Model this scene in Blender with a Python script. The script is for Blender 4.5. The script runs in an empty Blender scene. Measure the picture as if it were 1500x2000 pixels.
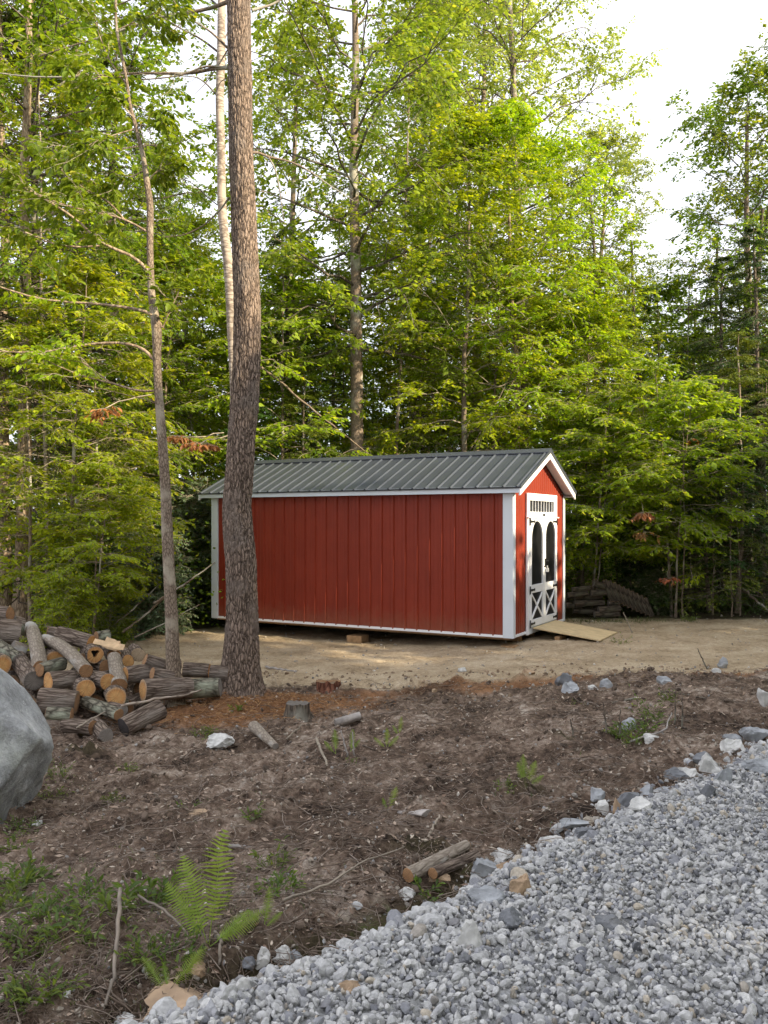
import bpy, math, random
import numpy as np
from mathutils import Vector, Matrix

C = bpy.context.scene.collection
SC = bpy.context.scene
R = math.radians

# ---------------------------------------------------------------- camera
F, V0, HC = 1659.0, 1019.2, 1.97          # focal length in photo pixels, horizon row, eye height
cd = bpy.data.cameras.new('camera'); cam = bpy.data.objects.new('camera', cd); C.objects.link(cam)
cam.location = (0, 0, HC); cam.rotation_euler = (R(90), 0, 0)
cd.sensor_fit = 'VERTICAL'; cd.sensor_height = 24.0; cd.lens = 24.0 * F / 2000.0
cd.shift_y = (V0 - 1000.0) / 2000.0
cd.clip_end = 2000; cd.clip_start = 0.05
SC.camera = cam

# ---------------------------------------------------------------- sky and sun
SUN_EL, SUN_AZ = R(25), math.atan2(0.87, -0.49)    # azimuth measured from +Y towards +X
w = bpy.data.worlds.new('World'); SC.world = w; w.use_nodes = True
nt = w.node_tree; N = nt.nodes; L = nt.links; N.clear()
out = N.new('ShaderNodeOutputWorld'); bg = N.new('ShaderNodeBackground'); bg.inputs[1].default_value = 0.14
sky = N.new('ShaderNodeTexSky'); sky.sky_type = 'NISHITA'; sky.sun_disc = False
sky.sun_elevation = SUN_EL; sky.sun_rotation = SUN_AZ; sky.air_density = 1.0; sky.dust_density = 2.0; sky.ozone_density = 1.0
tc = N.new('ShaderNodeTexCoord'); mp = N.new('ShaderNodeMapping'); mp.inputs['Scale'].default_value = (1, 1, 2.2)
no = N.new('ShaderNodeTexNoise'); no.inputs['Scale'].default_value = 2.6; no.inputs['Detail'].default_value = 6; no.inputs['Roughness'].default_value = 0.55
cr = N.new('ShaderNodeValToRGB'); cr.color_ramp.elements[0].position = 0.30; cr.color_ramp.elements[0].color = (.5, .5, .5, 1)
cr.color_ramp.elements[1].position = 0.52; cr.color_ramp.elements[1].color = (1, 1, 1, 1)
mx = N.new('ShaderNodeMix'); mx.data_type = 'RGBA'; mx.inputs['B'].default_value = (5.3, 5.4, 5.9, 1)
L.new(tc.outputs['Generated'], mp.inputs[0]); L.new(mp.outputs[0], no.inputs[0]); L.new(no.outputs[0], cr.inputs[0])
L.new(cr.outputs[0], mx.inputs['Factor']); L.new(sky.outputs[0], mx.inputs['A']); L.new(mx.outputs['Result'], bg.inputs[0]); L.new(bg.outputs[0], out.inputs[0])
sd = bpy.data.lights.new('sun', 'SUN'); sd.energy = 4.8; sd.angle = R(0.8); sd.color = (1.0, 0.86, 0.62)
so = bpy.data.objects.new('sun', sd); C.objects.link(so)
ce = math.cos(SUN_EL); SUNV = Vector((math.sin(SUN_AZ) * ce, math.cos(SUN_AZ) * ce, math.sin(SUN_EL)))
so.rotation_euler = SUNV.to_track_quat('Z', 'Y').to_euler()
SC.view_settings.view_transform = 'Standard'; SC.view_settings.look = 'None'
SC.view_settings.exposure = 1.12; SC.view_settings.gamma = 1.0
SC.render.engine = 'CYCLES'
cy = SC.cycles; cy.max_bounces = 6; cy.diffuse_bounces = 3; cy.glossy_bounces = 2; cy.transmission_bounces = 3; cy.transparent_max_bounces = 4
cy.use_adaptive_sampling = True; cy.adaptive_threshold = 0.02

# ---------------------------------------------------------------- numpy helpers
def rs(seed): return np.random.default_rng(seed)
_T = rs(7).random((256, 256))
def vnoise(x, y):
    x = np.asarray(x, float); y = np.asarray(y, float)
    xi = np.floor(x).astype(int); yi = np.floor(y).astype(int); fx = x - xi; fy = y - yi
    fx = fx * fx * (3 - 2 * fx); fy = fy * fy * (3 - 2 * fy)
    a = _T[xi % 256, yi % 256]; b = _T[(xi + 1) % 256, yi % 256]; c = _T[xi % 256, (yi + 1) % 256]; d = _T[(xi + 1) % 256, (yi + 1) % 256]
    return (a * (1 - fx) + b * fx) * (1 - fy) + (c * (1 - fx) + d * fx) * fy - 0.5
def fbm(x, y, o=4, g=0.5):
    s = 0; a = 1.0; f = 1.0
    for k in range(o): s = s + a * vnoise(x * f + 17.3 * k, y * f + 5.1 * k); a *= g; f *= 2.03
    return s
def sst(a, b, x):
    t = np.clip((x - a) / (b - a), 0, 1); return t * t * (3 - 2 * t)

def mesh(name, V, faces, mats=None, smooth=False, mi=None, attr=None):
    """faces: list of int arrays (n,k)"""
    me = bpy.data.meshes.new(name)
    V = np.asarray(V, np.float32).reshape(-1, 3)
    faces = [np.asarray(f, np.int32) for f in faces if len(f)]
    loops = np.concatenate([f.ravel() for f in faces]); sizes = np.concatenate([np.full(len(f), f.shape[1], np.int32) for f in faces])
    starts = np.concatenate([[0], np.cumsum(sizes)[:-1]]).astype(np.int32)
    me.vertices.add(len(V)); me.vertices.foreach_set('co', V.ravel())
    me.loops.add(len(loops)); me.loops.foreach_set('vertex_index', loops.astype(np.int32))
    me.polygons.add(len(sizes)); me.polygons.foreach_set('loop_start', starts)
    try: me.polygons.foreach_set('loop_total', sizes)
    except Exception: pass
    me.polygons.foreach_set('use_smooth', np.full(len(sizes), bool(smooth)))
    if mi is not None: me.polygons.foreach_set('material_index', np.asarray(mi, np.int32))
    if attr is not None:
        a = me.color_attributes.new('zone', 'FLOAT_COLOR', 'POINT'); a.data.foreach_set('color', np.asarray(attr, np.float32).ravel())
    for m in (mats or []): me.materials.append(m)
    me.update(calc_edges=True); me.validate(clean_customdata=False)
    return me
def ob(name, me, parent=None, loc=None, rot=None):
    o = bpy.data.objects.new(name, me); C.objects.link(o)
    if parent: o.parent = parent
    if loc is not None: o.location = loc
    if rot is not None: o.rotation_euler = rot
    return o
def tag(o, label=None, cat=None, group=None, kind=None):
    if label: o['label'] = label
    if cat: o['category'] = cat
    if group: o['group'] = group
    if kind: o['kind'] = kind
    return o
def empty(name, loc=(0, 0, 0), rz=0):
    o = bpy.data.objects.new(name, None); C.objects.link(o); o.location = loc; o.rotation_euler = (0, 0, rz); o.empty_display_size = .2
    return o
def copy_tree(o, parent=None):
    c = o.copy(); C.objects.link(c)
    if parent: c.parent = parent
    for ch in list(o.children): copy_tree(ch, c)
    return c

class MB:
    """collects polygons for one mesh"""
    def __init__(s): s.v = []; s.f = []
    def add(s, vs, fs):
        b = len(s.v); s.v += [tuple(p) for p in vs]; s.f += [tuple(i + b for i in f) for f in fs]; return s
    def box(s, a, b):
        x0, y0, z0 = a; x1, y1, z1 = b
        return s.add([(x0,y0,z0),(x1,y0,z0),(x1,y1,z0),(x0,y1,z0),(x0,y0,z1),(x1,y0,z1),(x1,y1,z1),(x0,y1,z1)],
                     [(0,3,2,1),(4,5,6,7),(0,1,5,4),(1,2,6,5),(2,3,7,6),(3,0,4,7)])
    def prism(s, poly, axis, a, b):
        """extrude a 2-D polygon along an axis (0,1,2) from a to b"""
        n = len(poly); o = [i for i in range(3) if i != axis]
        def pt(p, t):
            q = [0, 0, 0]; q[o[0]] = p[0]; q[o[1]] = p[1]; q[axis] = t; return q
        return s.add([pt(p, a) for p in poly] + [pt(p, b) for p in poly],
                     [tuple(range(n))[::-1], tuple(range(n, 2 * n))] + [(i, (i + 1) % n, n + (i + 1) % n, n + i) for i in range(n)])
    def build(s, name, mat, parent=None, bevel=0.0, smooth=False, loc=None):
        me = bpy.data.meshes.new(name); me.from_pydata(s.v, [], s.f); me.materials.append(mat); me.update()
        if smooth: me.polygons.foreach_set('use_smooth', [True] * len(me.polygons))
        import bmesh
        bm = bmesh.new(); bm.from_mesh(me); bmesh.ops.recalc_face_normals(bm, faces=bm.faces); bm.to_mesh(me); bm.free()
        o = ob(name, me, parent, loc)
        if bevel:
            m = o.modifiers.new('bevel', 'BEVEL'); m.width = bevel; m.segments = 2; m.limit_method = 'ANGLE'
        return o

# ---------------------------------------------------------------- materials
def newmat(name):
    m = bpy.data.materials.new(name); m.use_nodes = True; nt = m.node_tree; nt.nodes.clear()
    return m, nt.nodes, nt.links
def node(N, t, **k):
    n = N.new(t)
    for a, b in k.items():
        if a.startswith('i_'): n.inputs[a[2:].replace('_', ' ')].default_value = b
        else: setattr(n, a, b)
    return n
def ramp(N, stops):
    r = N.new('ShaderNodeValToRGB'); e = r.color_ramp.elements
    while len(e) < len(stops): e.new(0.5)
    for i, (p, c) in enumerate(stops):
        e[i].position = p; e[i].color = (*c, 1) if len(c) == 3 else c
    return r
def leaf_mat(name, c1, c2, c3=None, trans=0.45, ty=(1.25, 1.15, .5)):
    m, N, L = newmat(name)
    g = N.new('ShaderNodeNewGeometry'); oi = N.new('ShaderNodeObjectInfo')
    stops = [(0, c1), (1, c2)] if c3 is None else [(0, c1), (.93, c2), (1, c3)]
    r = ramp(N, stops); L.new(g.outputs['Random Per Island'], r.inputs[0])
    tcn = N.new('ShaderNodeTexCoord'); n = node(N, 'ShaderNodeTexNoise', i_Scale=0.8, i_Detail=1.0); L.new(tcn.outputs['Object'], n.inputs[0])
    hs = N.new('ShaderNodeHueSaturation')
    mr = node(N, 'ShaderNodeMapRange'); mr.inputs[1].default_value = .3; mr.inputs[2].default_value = .7; mr.inputs[3].default_value = .7; mr.inputs[4].default_value = 1.3
    L.new(n.outputs[0], mr.inputs[0]); L.new(mr.outputs[0], hs.inputs['Value'])
    mr2 = node(N, 'ShaderNodeMapRange'); mr2.inputs[3].default_value = .485; mr2.inputs[4].default_value = .515
    L.new(oi.outputs['Random'], mr2.inputs[0]); L.new(mr2.outputs[0], hs.inputs['Hue']); L.new(r.outputs[0], hs.inputs['Color'])
    p = node(N, 'ShaderNodeBsdfPrincipled', i_Roughness=.45); p.inputs['Specular IOR Level'].default_value = .35
    L.new(hs.outputs[0], p.inputs['Base Color'])
    tr = N.new('ShaderNodeBsdfTranslucent'); mc = node(N, 'ShaderNodeMix', data_type='RGBA', blend_type='MULTIPLY'); mc.inputs['Factor'].default_value = 1
    mc.inputs['B'].default_value = (*[t * 1.6 for t in ty], 1); L.new(hs.outputs[0], mc.inputs['A']); L.new(mc.outputs['Result'], tr.inputs[0])
    ms = N.new('ShaderNodeMixShader'); ms.inputs[0].default_value = trans
    o = N.new('ShaderNodeOutputMaterial'); L.new(p.outputs[0], ms.inputs[1]); L.new(tr.outputs[0], ms.inputs[2]); L.new(ms.outputs[0], o.inputs[0])
    return m
def bark_mat(name, dark, light, scale=(18, 18, 4), bump=.6, patch=None, dist=.02):
    m, N, L = newmat(name); tcn = N.new('ShaderNodeTexCoord'); mp = N.new('ShaderNodeMapping'); mp.inputs['Scale'].default_value = scale
    L.new(tcn.outputs['Object'], mp.inputs[0])
    wn = node(N, 'ShaderNodeTexNoise', i_Scale=1.2, i_Detail=4.0); L.new(mp.outputs[0], wn.inputs[0])
    vm = node(N, 'ShaderNodeMix', data_type='RGBA'); vm.inputs['Factor'].default_value = .35; L.new(mp.outputs[0], vm.inputs['A']); L.new(wn.outputs['Color'], vm.inputs['B'])
    v = node(N, 'ShaderNodeTexVoronoi', feature='DISTANCE_TO_EDGE', i_Scale=1.6); L.new(vm.outputs['Result'], v.inputs[0])
    n2 = node(N, 'ShaderNodeTexNoise', i_Scale=5.0, i_Detail=6.0); L.new(mp.outputs[0], n2.inputs[0])
    mul = node(N, 'ShaderNodeMath', operation='MULTIPLY'); cl = node(N, 'ShaderNodeMapRange'); cl.inputs[2].default_value = .22
    L.new(v.outputs[0], cl.inputs[0]); L.new(cl.outputs[0], mul.inputs[0]); L.new(n2.outputs[0], mul.inputs[1])
    r = ramp(N, [(0, dark), (.62, light)]); L.new(mul.outputs[0], r.inputs[0]); col = r.outputs[0]
    n3 = node(N, 'ShaderNodeTexNoise', i_Scale=2.2, i_Detail=5.0); L.new(tcn.outputs['Object'], n3.inputs[0])
    if patch:
        pr = ramp(N, [(.52, (0, 0, 0)), (.62, (1, 1, 1))]); L.new(n3.outputs[0], pr.inputs[0])
        mm = node(N, 'ShaderNodeMix', data_type='RGBA'); mm.inputs['B'].default_value = (*patch, 1); L.new(pr.outputs[0], mm.inputs['Factor']); L.new(col, mm.inputs['A']); col = mm.outputs['Result']
    p = node(N, 'ShaderNodeBsdfPrincipled', i_Roughness=.92); p.inputs['Specular IOR Level'].default_value = .2; L.new(col, p.inputs['Base Color'])
    b = node(N, 'ShaderNodeBump', i_Strength=bump, i_Distance=dist); L.new(mul.outputs[0], b.inputs['Height']); L.new(b.outputs[0], p.inputs['Normal'])
    o = N.new('ShaderNodeOutputMaterial'); L.new(p.outputs[0], o.inputs[0]); return m
def plain(name, col, rough=.6, metal=0, nscale=0, namt=.15, bump=0, spec=.5):
    m, N, L = newmat(name); p = node(N, 'ShaderNodeBsdfPrincipled', i_Roughness=rough, i_Metallic=metal); p.inputs['Specular IOR Level'].default_value = spec
    p.inputs['Base Color'].default_value = (*col, 1)
    if nscale:
        tcn = N.new('ShaderNodeTexCoord'); n = node(N, 'ShaderNodeTexNoise', i_Scale=nscale, i_Detail=6.0); L.new(tcn.outputs['Object'], n.inputs[0])
        r = ramp(N, [(.3, tuple(c * (1 - namt) for c in col)), (.7, tuple(min(1, c * (1 + namt)) for c in col))]); L.new(n.outputs[0], r.inputs[0]); L.new(r.outputs[0], p.inputs['Base Color'])
        if bump: b = node(N, 'ShaderNodeBump', i_Strength=bump, i_Distance=.01); L.new(n.outputs[0], b.inputs['Height']); L.new(b.outputs[0], p.inputs['Normal'])
    o = N.new('ShaderNodeOutputMaterial'); L.new(p.outputs[0], o.inputs[0]); return m
def island_mat(name, stops, rough=.85, nscale=40, bump=.3, dist=.005, const=False):
    m, N, L = newmat(name); g = N.new('ShaderNodeNewGeometry'); r = ramp(N, stops); L.new(g.outputs['Random Per Island'], r.inputs[0])
    if const: r.color_ramp.interpolation = 'CONSTANT'
    tcn = N.new('ShaderNodeTexCoord'); n = node(N, 'ShaderNodeTexNoise', i_Scale=nscale, i_Detail=5.0, i_Roughness=.65); L.new(tcn.outputs['Object'], n.inputs[0])
    hs = N.new('ShaderNodeHueSaturation'); mr = node(N, 'ShaderNodeMapRange'); mr.inputs[1].default_value = .3; mr.inputs[2].default_value = .7; mr.inputs[3].default_value = .72; mr.inputs[4].default_value = 1.25
    L.new(n.outputs[0], mr.inputs[0]); L.new(mr.outputs[0], hs.inputs['Value']); L.new(r.outputs[0], hs.inputs['Color'])
    p = node(N, 'ShaderNodeBsdfPrincipled', i_Roughness=rough); p.inputs['Specular IOR Level'].default_value = .3; L.new(hs.outputs[0], p.inputs['Base Color'])
    b = node(N, 'ShaderNodeBump', i_Strength=bump, i_Distance=dist); L.new(n.outputs[0], b.inputs['Height']); L.new(b.outputs[0], p.inputs['Normal'])
    o = N.new('ShaderNodeOutputMaterial'); L.new(p.outputs[0], o.inputs[0]); return m

M = {}
def wall_mat():
    """factory red sheet metal with a thin dusting of soil low down"""
    m, N, L = newmat('shed_red'); tcn = N.new('ShaderNodeTexCoord'); n = node(N, 'ShaderNodeTexNoise', i_Scale=1.5, i_Detail=7.0, i_Roughness=.6); L.new(tcn.outputs['Object'], n.inputs[0])
    r = ramp(N, [(.3, (.195, .022, .008)), (.7, (.245, .030, .011))]); L.new(n.outputs[0], r.inputs[0])
    sp = N.new('ShaderNodeSeparateXYZ'); L.new(tcn.outputs['Object'], sp.inputs[0]); n2 = node(N, 'ShaderNodeTexNoise', i_Scale=7.0, i_Detail=8.0, i_Roughness=.7); L.new(tcn.outputs['Object'], n2.inputs[0])
    a = node(N, 'ShaderNodeMath', operation='MULTIPLY_ADD'); a.inputs[1].default_value = -.7; L.new(n2.outputs[0], a.inputs[0]); L.new(sp.outputs[2], a.inputs[2])
    mr = node(N, 'ShaderNodeMapRange'); mr.inputs[1].default_value = -.25; mr.inputs[2].default_value = .12; mr.inputs[3].default_value = .30; mr.inputs[4].default_value = 0; L.new(a.outputs[0], mr.inputs[0])
    x = node(N, 'ShaderNodeMix', data_type='RGBA'); x.inputs['B'].default_value = (.24, .15, .09, 1); L.new(mr.outputs[0], x.inputs['Factor']); L.new(r.outputs[0], x.inputs['A'])
    p = node(N, 'ShaderNodeBsdfPrincipled', i_Roughness=.48); p.inputs['Specular IOR Level'].default_value = .3; L.new(x.outputs['Result'], p.inputs['Base Color'])
    b = node(N, 'ShaderNodeBump', i_Strength=.12, i_Distance=.02); L.new(n.outputs[0], b.inputs['Height']); L.new(b.outputs[0], p.inputs['Normal'])
    o = N.new('ShaderNodeOutputMaterial'); L.new(p.outputs[0], o.inputs[0]); return m
M['leaf_green'] = leaf_mat('leaf_green', (.080, .145, .012), (.170, .250, .018), (.30, .32, .03))
M['leaf_mid'] = leaf_mat('leaf_mid', (.110, .180, .020), (.220, .300, .034), (.34, .34, .05))
M['leaf_yellow'] = leaf_mat('leaf_yellow', (.185, .270, .010), (.320, .400, .014), (.44, .42, .02))
M['leaf_lime'] = leaf_mat('leaf_lime', (.150, .225, .012), (.300, .365, .016), (.44, .40, .03))
M['leaf_pale'] = leaf_mat('leaf_pale', (.190, .260, .060), (.320, .390, .10), (.42, .43, .12))
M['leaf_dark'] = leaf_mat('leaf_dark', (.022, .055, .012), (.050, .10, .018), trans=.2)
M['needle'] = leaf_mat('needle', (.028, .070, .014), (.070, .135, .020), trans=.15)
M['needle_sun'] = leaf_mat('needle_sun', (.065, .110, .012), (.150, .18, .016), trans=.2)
M['bark_log_shaded'] = bark_mat('bark_log_shaded', (.03, .024, .018), (.15, .115, .085), (3.6, 22, 22), .8, (.11, .10, .07), .02)  # log bark darkened in colour to put the far stack in shade
M['leaf_grey'] = leaf_mat('leaf_grey', (.085, .130, .065), (.150, .20, .11), trans=.15)
M['leaf_orange'] = leaf_mat('leaf_orange', (.22, .075, .025), (.38, .15, .055), trans=.2, ty=(1, .8, .5))
M['leaf_dead'] = leaf_mat('leaf_dead', (.20, .10, .04), (.36, .17, .06), trans=.1, ty=(1, .8, .5))
M['fern'] = leaf_mat('fern', (.19, .29, .05), (.28, .38, .075), trans=.3)
M['weed'] = leaf_mat('weed', (.075, .120, .03), (.150, .21, .05), (.33, .36, .04))
M['grass'] = leaf_mat('grass', (.050, .075, .02), (.10, .13, .03), (.20, .16, .08), trans=.2)
M['bark_pine'] = bark_mat('bark_pine', (.070, .050, .038), (.44, .33, .255), (27, 27, 7.5), 1.0, (.235, .185, .15), .03)
M['bark_grey'] = bark_mat('bark_grey', (.135, .10, .075), (.27, .21, .155), (34, 34, 12), .4, (.36, .34, .28), .01)
M['bark_slim'] = bark_mat('bark_slim', (.10, .072, .052), (.34, .265, .195), (40, 40, 16), .7, (.38, .33, .25), .012)
M['bark_dark'] = bark_mat('bark_dark', (.045, .035, .028), (.20, .16, .12), (20, 20, 5), .7, (.24, .225, .18), .02)
M['bark_tan'] = bark_mat('bark_tan', (.16, .11, .075), (.44, .34, .24), (14, 14, 4), .5, (.36, .27, .18), .02)
M['bark_birch'] = bark_mat('bark_birch', (.17, .13, .10), (.48, .41, .335), (5, 5, 16), .3, (.42, .34, .27), .008)
M['bark_twig'] = plain('bark_twig', (.27, .225, .17), .8, 0, 8, .35)
M['bark_log'] = bark_mat('bark_log', (.065, .045, .034), (.30, .235, .185), (3.6, 26, 26), 1.0, (.24, .20, .165), .02)
M['bark_log_pale'] = bark_mat('bark_log_pale', (.19, .155, .12), (.33, .28, .225), (9, 30, 30), .6, (.44, .42, .38), .012)
M['bark_log_moss'] = bark_mat('bark_log_moss', (.04, .035, .025), (.26, .24, .18), (6, 18, 18), .8, (.33, .35, .26), .015)
M['shed_red'] = wall_mat()
M['white_paint'] = plain('white_paint', (.82, .82, .83), .45, 0, 3, .04)
M['white_metal'] = plain('white_metal', (.62, .66, .70), .4, 0, 2, .05)
M['roof_metal'] = plain('roof_metal', (.056, .064, .080), .38, .1, 1.2, .10)
M['black_panel'] = plain('black_panel', (.006, .006, .007), .45, spec=.25)
M['black_iron'] = plain('black_iron', (.012, .012, .012), .5)
M['dark_inside'] = plain('dark_inside', (.02, .02, .02), .9)
M['steel'] = plain('steel', (.75, .76, .78), .3, .4)
M['plywood'] = plain('plywood', (.56, .43, .24), .75, 0, 9, .14, .1)
M['timber'] = plain('timber', (.33, .20, .10), .85, 0, 14, .3, .2)
M['soffit'] = plain('soffit', (.60, .57, .56), .7)

def wood_end(name, a, b, edge):
    m, N, L = newmat(name); tcn = N.new('ShaderNodeTexCoord'); sp = N.new('ShaderNodeSeparateXYZ'); L.new(tcn.outputs['Object'], sp.inputs[0])
    cb = N.new('ShaderNodeCombineXYZ'); L.new(sp.outputs[1], cb.inputs[0]); L.new(sp.outputs[2], cb.inputs[1])
    ln = node(N, 'ShaderNodeVectorMath', operation='LENGTH'); L.new(cb.outputs[0], ln.inputs[0])
    n = node(N, 'ShaderNodeTexNoise', i_Scale=9.0, i_Detail=4.0); L.new(tcn.outputs['Object'], n.inputs[0])
    ad = node(N, 'ShaderNodeMath', operation='MULTIPLY_ADD'); ad.inputs[1].default_value = .03; L.new(n.outputs[0], ad.inputs[0]); L.new(ln.outputs['Value'], ad.inputs[2])
    r = ramp(N, [(.0, a), (.06, b), (.10, a), (.125, edge)]); L.new(ad.outputs[0], r.inputs[0])
    si = node(N, 'ShaderNodeMath', operation='SINE'); mu = node(N, 'ShaderNodeMath', operation='MULTIPLY'); mu.inputs[1].default_value = 900; L.new(ad.outputs[0], mu.inputs[0]); L.new(mu.outputs[0], si.inputs[0])
    hs = N.new('ShaderNodeHueSaturation'); mr = node(N, 'ShaderNodeMapRange'); mr.inputs[1].default_value = -1; mr.inputs[3].default_value = .84; mr.inputs[4].default_value = 1.05
    L.new(si.outputs[0], mr.inputs[0]); L.new(mr.outputs[0], hs.inputs['Value']); L.new(r.outputs[0], hs.inputs['Color'])
    n4 = node(N, 'ShaderNodeTexNoise', i_Scale=22.0, i_Detail=5.0); L.new(tcn.outputs['Object'], n4.inputs[0]); mr4 = node(N, 'ShaderNodeMapRange'); mr4.inputs[3].default_value = .7; mr4.inputs[4].default_value = 1.25
    nd_ = node(N, 'ShaderNodeVectorMath', operation='NORMALIZE'); L.new(cb.outputs[0], nd_.inputs[0]); cn = node(N, 'ShaderNodeTexNoise', i_Scale=4.2, i_Detail=2.0); L.new(nd_.outputs[0], cn.inputs[0])
    s1 = node(N, 'ShaderNodeMath', operation='SUBTRACT'); s1.inputs[1].default_value = .5; L.new(cn.outputs[0], s1.inputs[0]); ab = node(N, 'ShaderNodeMath', operation='ABSOLUTE'); L.new(s1.outputs[0], ab.inputs[0]); cm = node(N, 'ShaderNodeMapRange'); cm.inputs[2].default_value = .022; cm.inputs[3].default_value = .45; L.new(ab.outputs[0], cm.inputs[0])
    ml = node(N, 'ShaderNodeMath', operation='MULTIPLY'); L.new(n4.outputs[0], mr4.inputs[0]); L.new(mr4.outputs[0], ml.inputs[0]); L.new(cm.outputs[0], ml.inputs[1]); mr4 = ml; h2 = N.new('ShaderNodeHueSaturation'); L.new(mr4.outputs[0], h2.inputs['Value']); L.new(hs.outputs[0], h2.inputs['Color'])
    p = node(N, 'ShaderNodeBsdfPrincipled', i_Roughness=.85); L.new(h2.outputs[0], p.inputs['Base Color'])
    o = N.new('ShaderNodeOutputMaterial'); L.new(p.outputs[0], o.inputs[0]); return m
M['cut_orange'] = wood_end('cut_orange', (.50, .235, .075), (.58, .33, .12), (.42, .28, .16))
M['cut_brown'] = wood_end('cut_brown', (.30, .15, .065), (.34, .19, .09), (.22, .15, .09))
M['cut_grey'] = wood_end('cut_grey', (.20, .175, .15), (.23, .20, .17), (.15, .13, .11))
M['cut_dark'] = wood_end('cut_dark', (.045, .036, .034), (.06, .05, .045), (.035, .03, .03))
M['rock_grey'] = plain('rock_grey', (.30, .31, .32), .85, 0, 9, .45, .5)
M['rock_dark'] = plain('rock_dark', (.16, .165, .175), .8, 0, 9, .4, .5)
M['rock_white'] = plain('rock_white', (.52, .51, .48), .85, 0, 12, .35, .5)
M['rock_tan'] = plain('rock_tan', (.36, .25, .155), .85, 0, 9, .35, .5)

def ground_mat():
    m, N, L = newmat('ground'); tcn = N.new('ShaderNodeTexCoord'); at = node(N, 'ShaderNodeAttribute', attribute_name='zone')
    sp = N.new('ShaderNodeSeparateColor'); L.new(at.outputs['Color'], sp.inputs[0])
    def noise(s, d=6.0, ro=.6):
        n = node(N, 'ShaderNodeTexNoise', i_Scale=s, i_Detail=d, i_Roughness=ro); L.new(tcn.outputs['Object'], n.inputs[0]); return n
    n1 = noise(1.6, 4.0); n2 = noise(14.0, 8.0, .7); n3 = noise(60.0, 5.0, .7)
    mixn = node(N, 'ShaderNodeMath', operation='ADD'); L.new(n1.outputs[0], mixn.inputs[0]); L.new(n2.outputs[0], mixn.inputs[1])
    soil = ramp(N, [(.70, (.026, .018, .013)), (.92, (.125, .086, .061)), (1.12, (.25, .188, .142)), (1.3, (.38, .32, .26))])
    hl = node(N, 'ShaderNodeMath', operation='MULTIPLY'); hl.inputs[1].default_value = .8; L.new(mixn.outputs[0], hl.inputs[0])
    for e in soil.color_ramp.elements: pass
    ps = [.62, .78, .90, 1.0]
    for e, q in zip(soil.color_ramp.elements, ps): e.position = q
    L.new(hl.outputs[0], soil.inputs[0])
    sand = ramp(N, [(.55, (.20, .145, .088)), (.78, (.37, .285, .185)), (.95, (.47, .38, .265))]); L.new(hl.outputs[0], sand.inputs[0])
    needle = ramp(N, [(.55, (.085, .040, .020)), (.95, (.27, .14, .068))]); L.new(hl.outputs[0], needle.inputs[0])
    litter = ramp(N, [(.55, (.016, .013, .008)), (.85, (.07, .055, .03)), (.97, (.08, .09, .03))]); L.new(hl.outputs[0], litter.inputs[0])
    grav = ramp(N, [(.55, (.14, .14, .14)), (.95, (.40, .40, .39))]); L.new(hl.outputs[0], grav.inputs[0])
    cur = soil.outputs[0]
    def lay(col, fac, n=n2, amt=.35):
        nonlocal cur
        a = node(N, 'ShaderNodeMath', operation='MULTIPLY_ADD'); a.inputs[1].default_value = amt; a.inputs[2].default_value = -amt / 2; L.new(n.outputs[0], a.inputs[0])
        b = node(N, 'ShaderNodeMath', operation='ADD', use_clamp=True); L.new(a.outputs[0], b.inputs[0]); L.new(fac, b.inputs[1])
        g = node(N, 'ShaderNodeMapRange'); g.inputs[1].default_value = .3; g.inputs[2].default_value = .7; L.new(b.outputs[0], g.inputs[0])
        x = node(N, 'ShaderNodeMix', data_type='RGBA'); L.new(g.outputs[0], x.inputs['Factor']); L.new(cur, x.inputs['A']); L.new(col, x.inputs['B']); cur = x.outputs['Result']
    lay(sand.outputs[0], sp.outputs[0]); lay(needle.outputs[0], sp.outputs[1], n1, .6); lay(litter.outputs[0], sp.outputs[2]); lay(grav.outputs[0], at.outputs['Alpha'])
    hs = N.new('ShaderNodeHueSaturation'); mr = node(N, 'ShaderNodeMapRange'); mr.inputs[1].default_value = .25; mr.inputs[2].default_value = .75; mr.inputs[3].default_value = .6; mr.inputs[4].default_value = 1.4
    L.new(n3.outputs[0], mr.inputs[0]); L.new(mr.outputs[0], hs.inputs['Value']); L.new(cur, hs.inputs['Color'])
    p = node(N, 'ShaderNodeBsdfPrincipled', i_Roughness=.95); p.inputs['Specular IOR Level'].default_value = .15; L.new(hs.outputs[0], p.inputs['Base Color'])
    ad = node(N, 'ShaderNodeMath', operation='MULTIPLY_ADD'); ad.inputs[1].default_value = .35; L.new(n3.outputs[0], ad.inputs[0]); L.new(n2.outputs[0], ad.inputs[2])
    b = node(N, 'ShaderNodeBump', i_Strength=.9, i_Distance=.03); L.new(ad.outputs[0], b.inputs['Height']); L.new(b.outputs[0], p.inputs['Normal'])
    o = N.new('ShaderNodeOutputMaterial'); L.new(p.outputs[0], o.inputs[0]); return m
M['ground'] = ground_mat()
M['gravel'] = island_mat('gravel', [(0, (.345, .342, .335)), (.30, (.46, .455, .44)), (.46, (.30, .298, .295)), (.60, (.53, .52, .495)), (.74, (.27, .27, .28)), (.93, (.15, .152, .165)), (.975, (.38, .33, .26)), (1, (.42, .37, .30))], .8, 60, .25, .003)
M['chips'] = island_mat('chips', [(0, (.24, .17, .12)), (.45, (.38, .29, .22)), (.75, (.15, .09, .06)), (.92, (.50, .42, .33))], .9, 30)
M['litter'] = island_mat('litter', [(0, (.10, .07, .05)), (.6, (.16, .12, .09)), (.9, (.26, .21, .17))], .9, 30)
M['pebble'] = island_mat('pebble', [(0, (.24, .21, .17)), (.5, (.36, .31, .25)), (.8, (.20, .20, .20)), (.95, (.52, .47, .40))], .9, 30)
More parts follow.
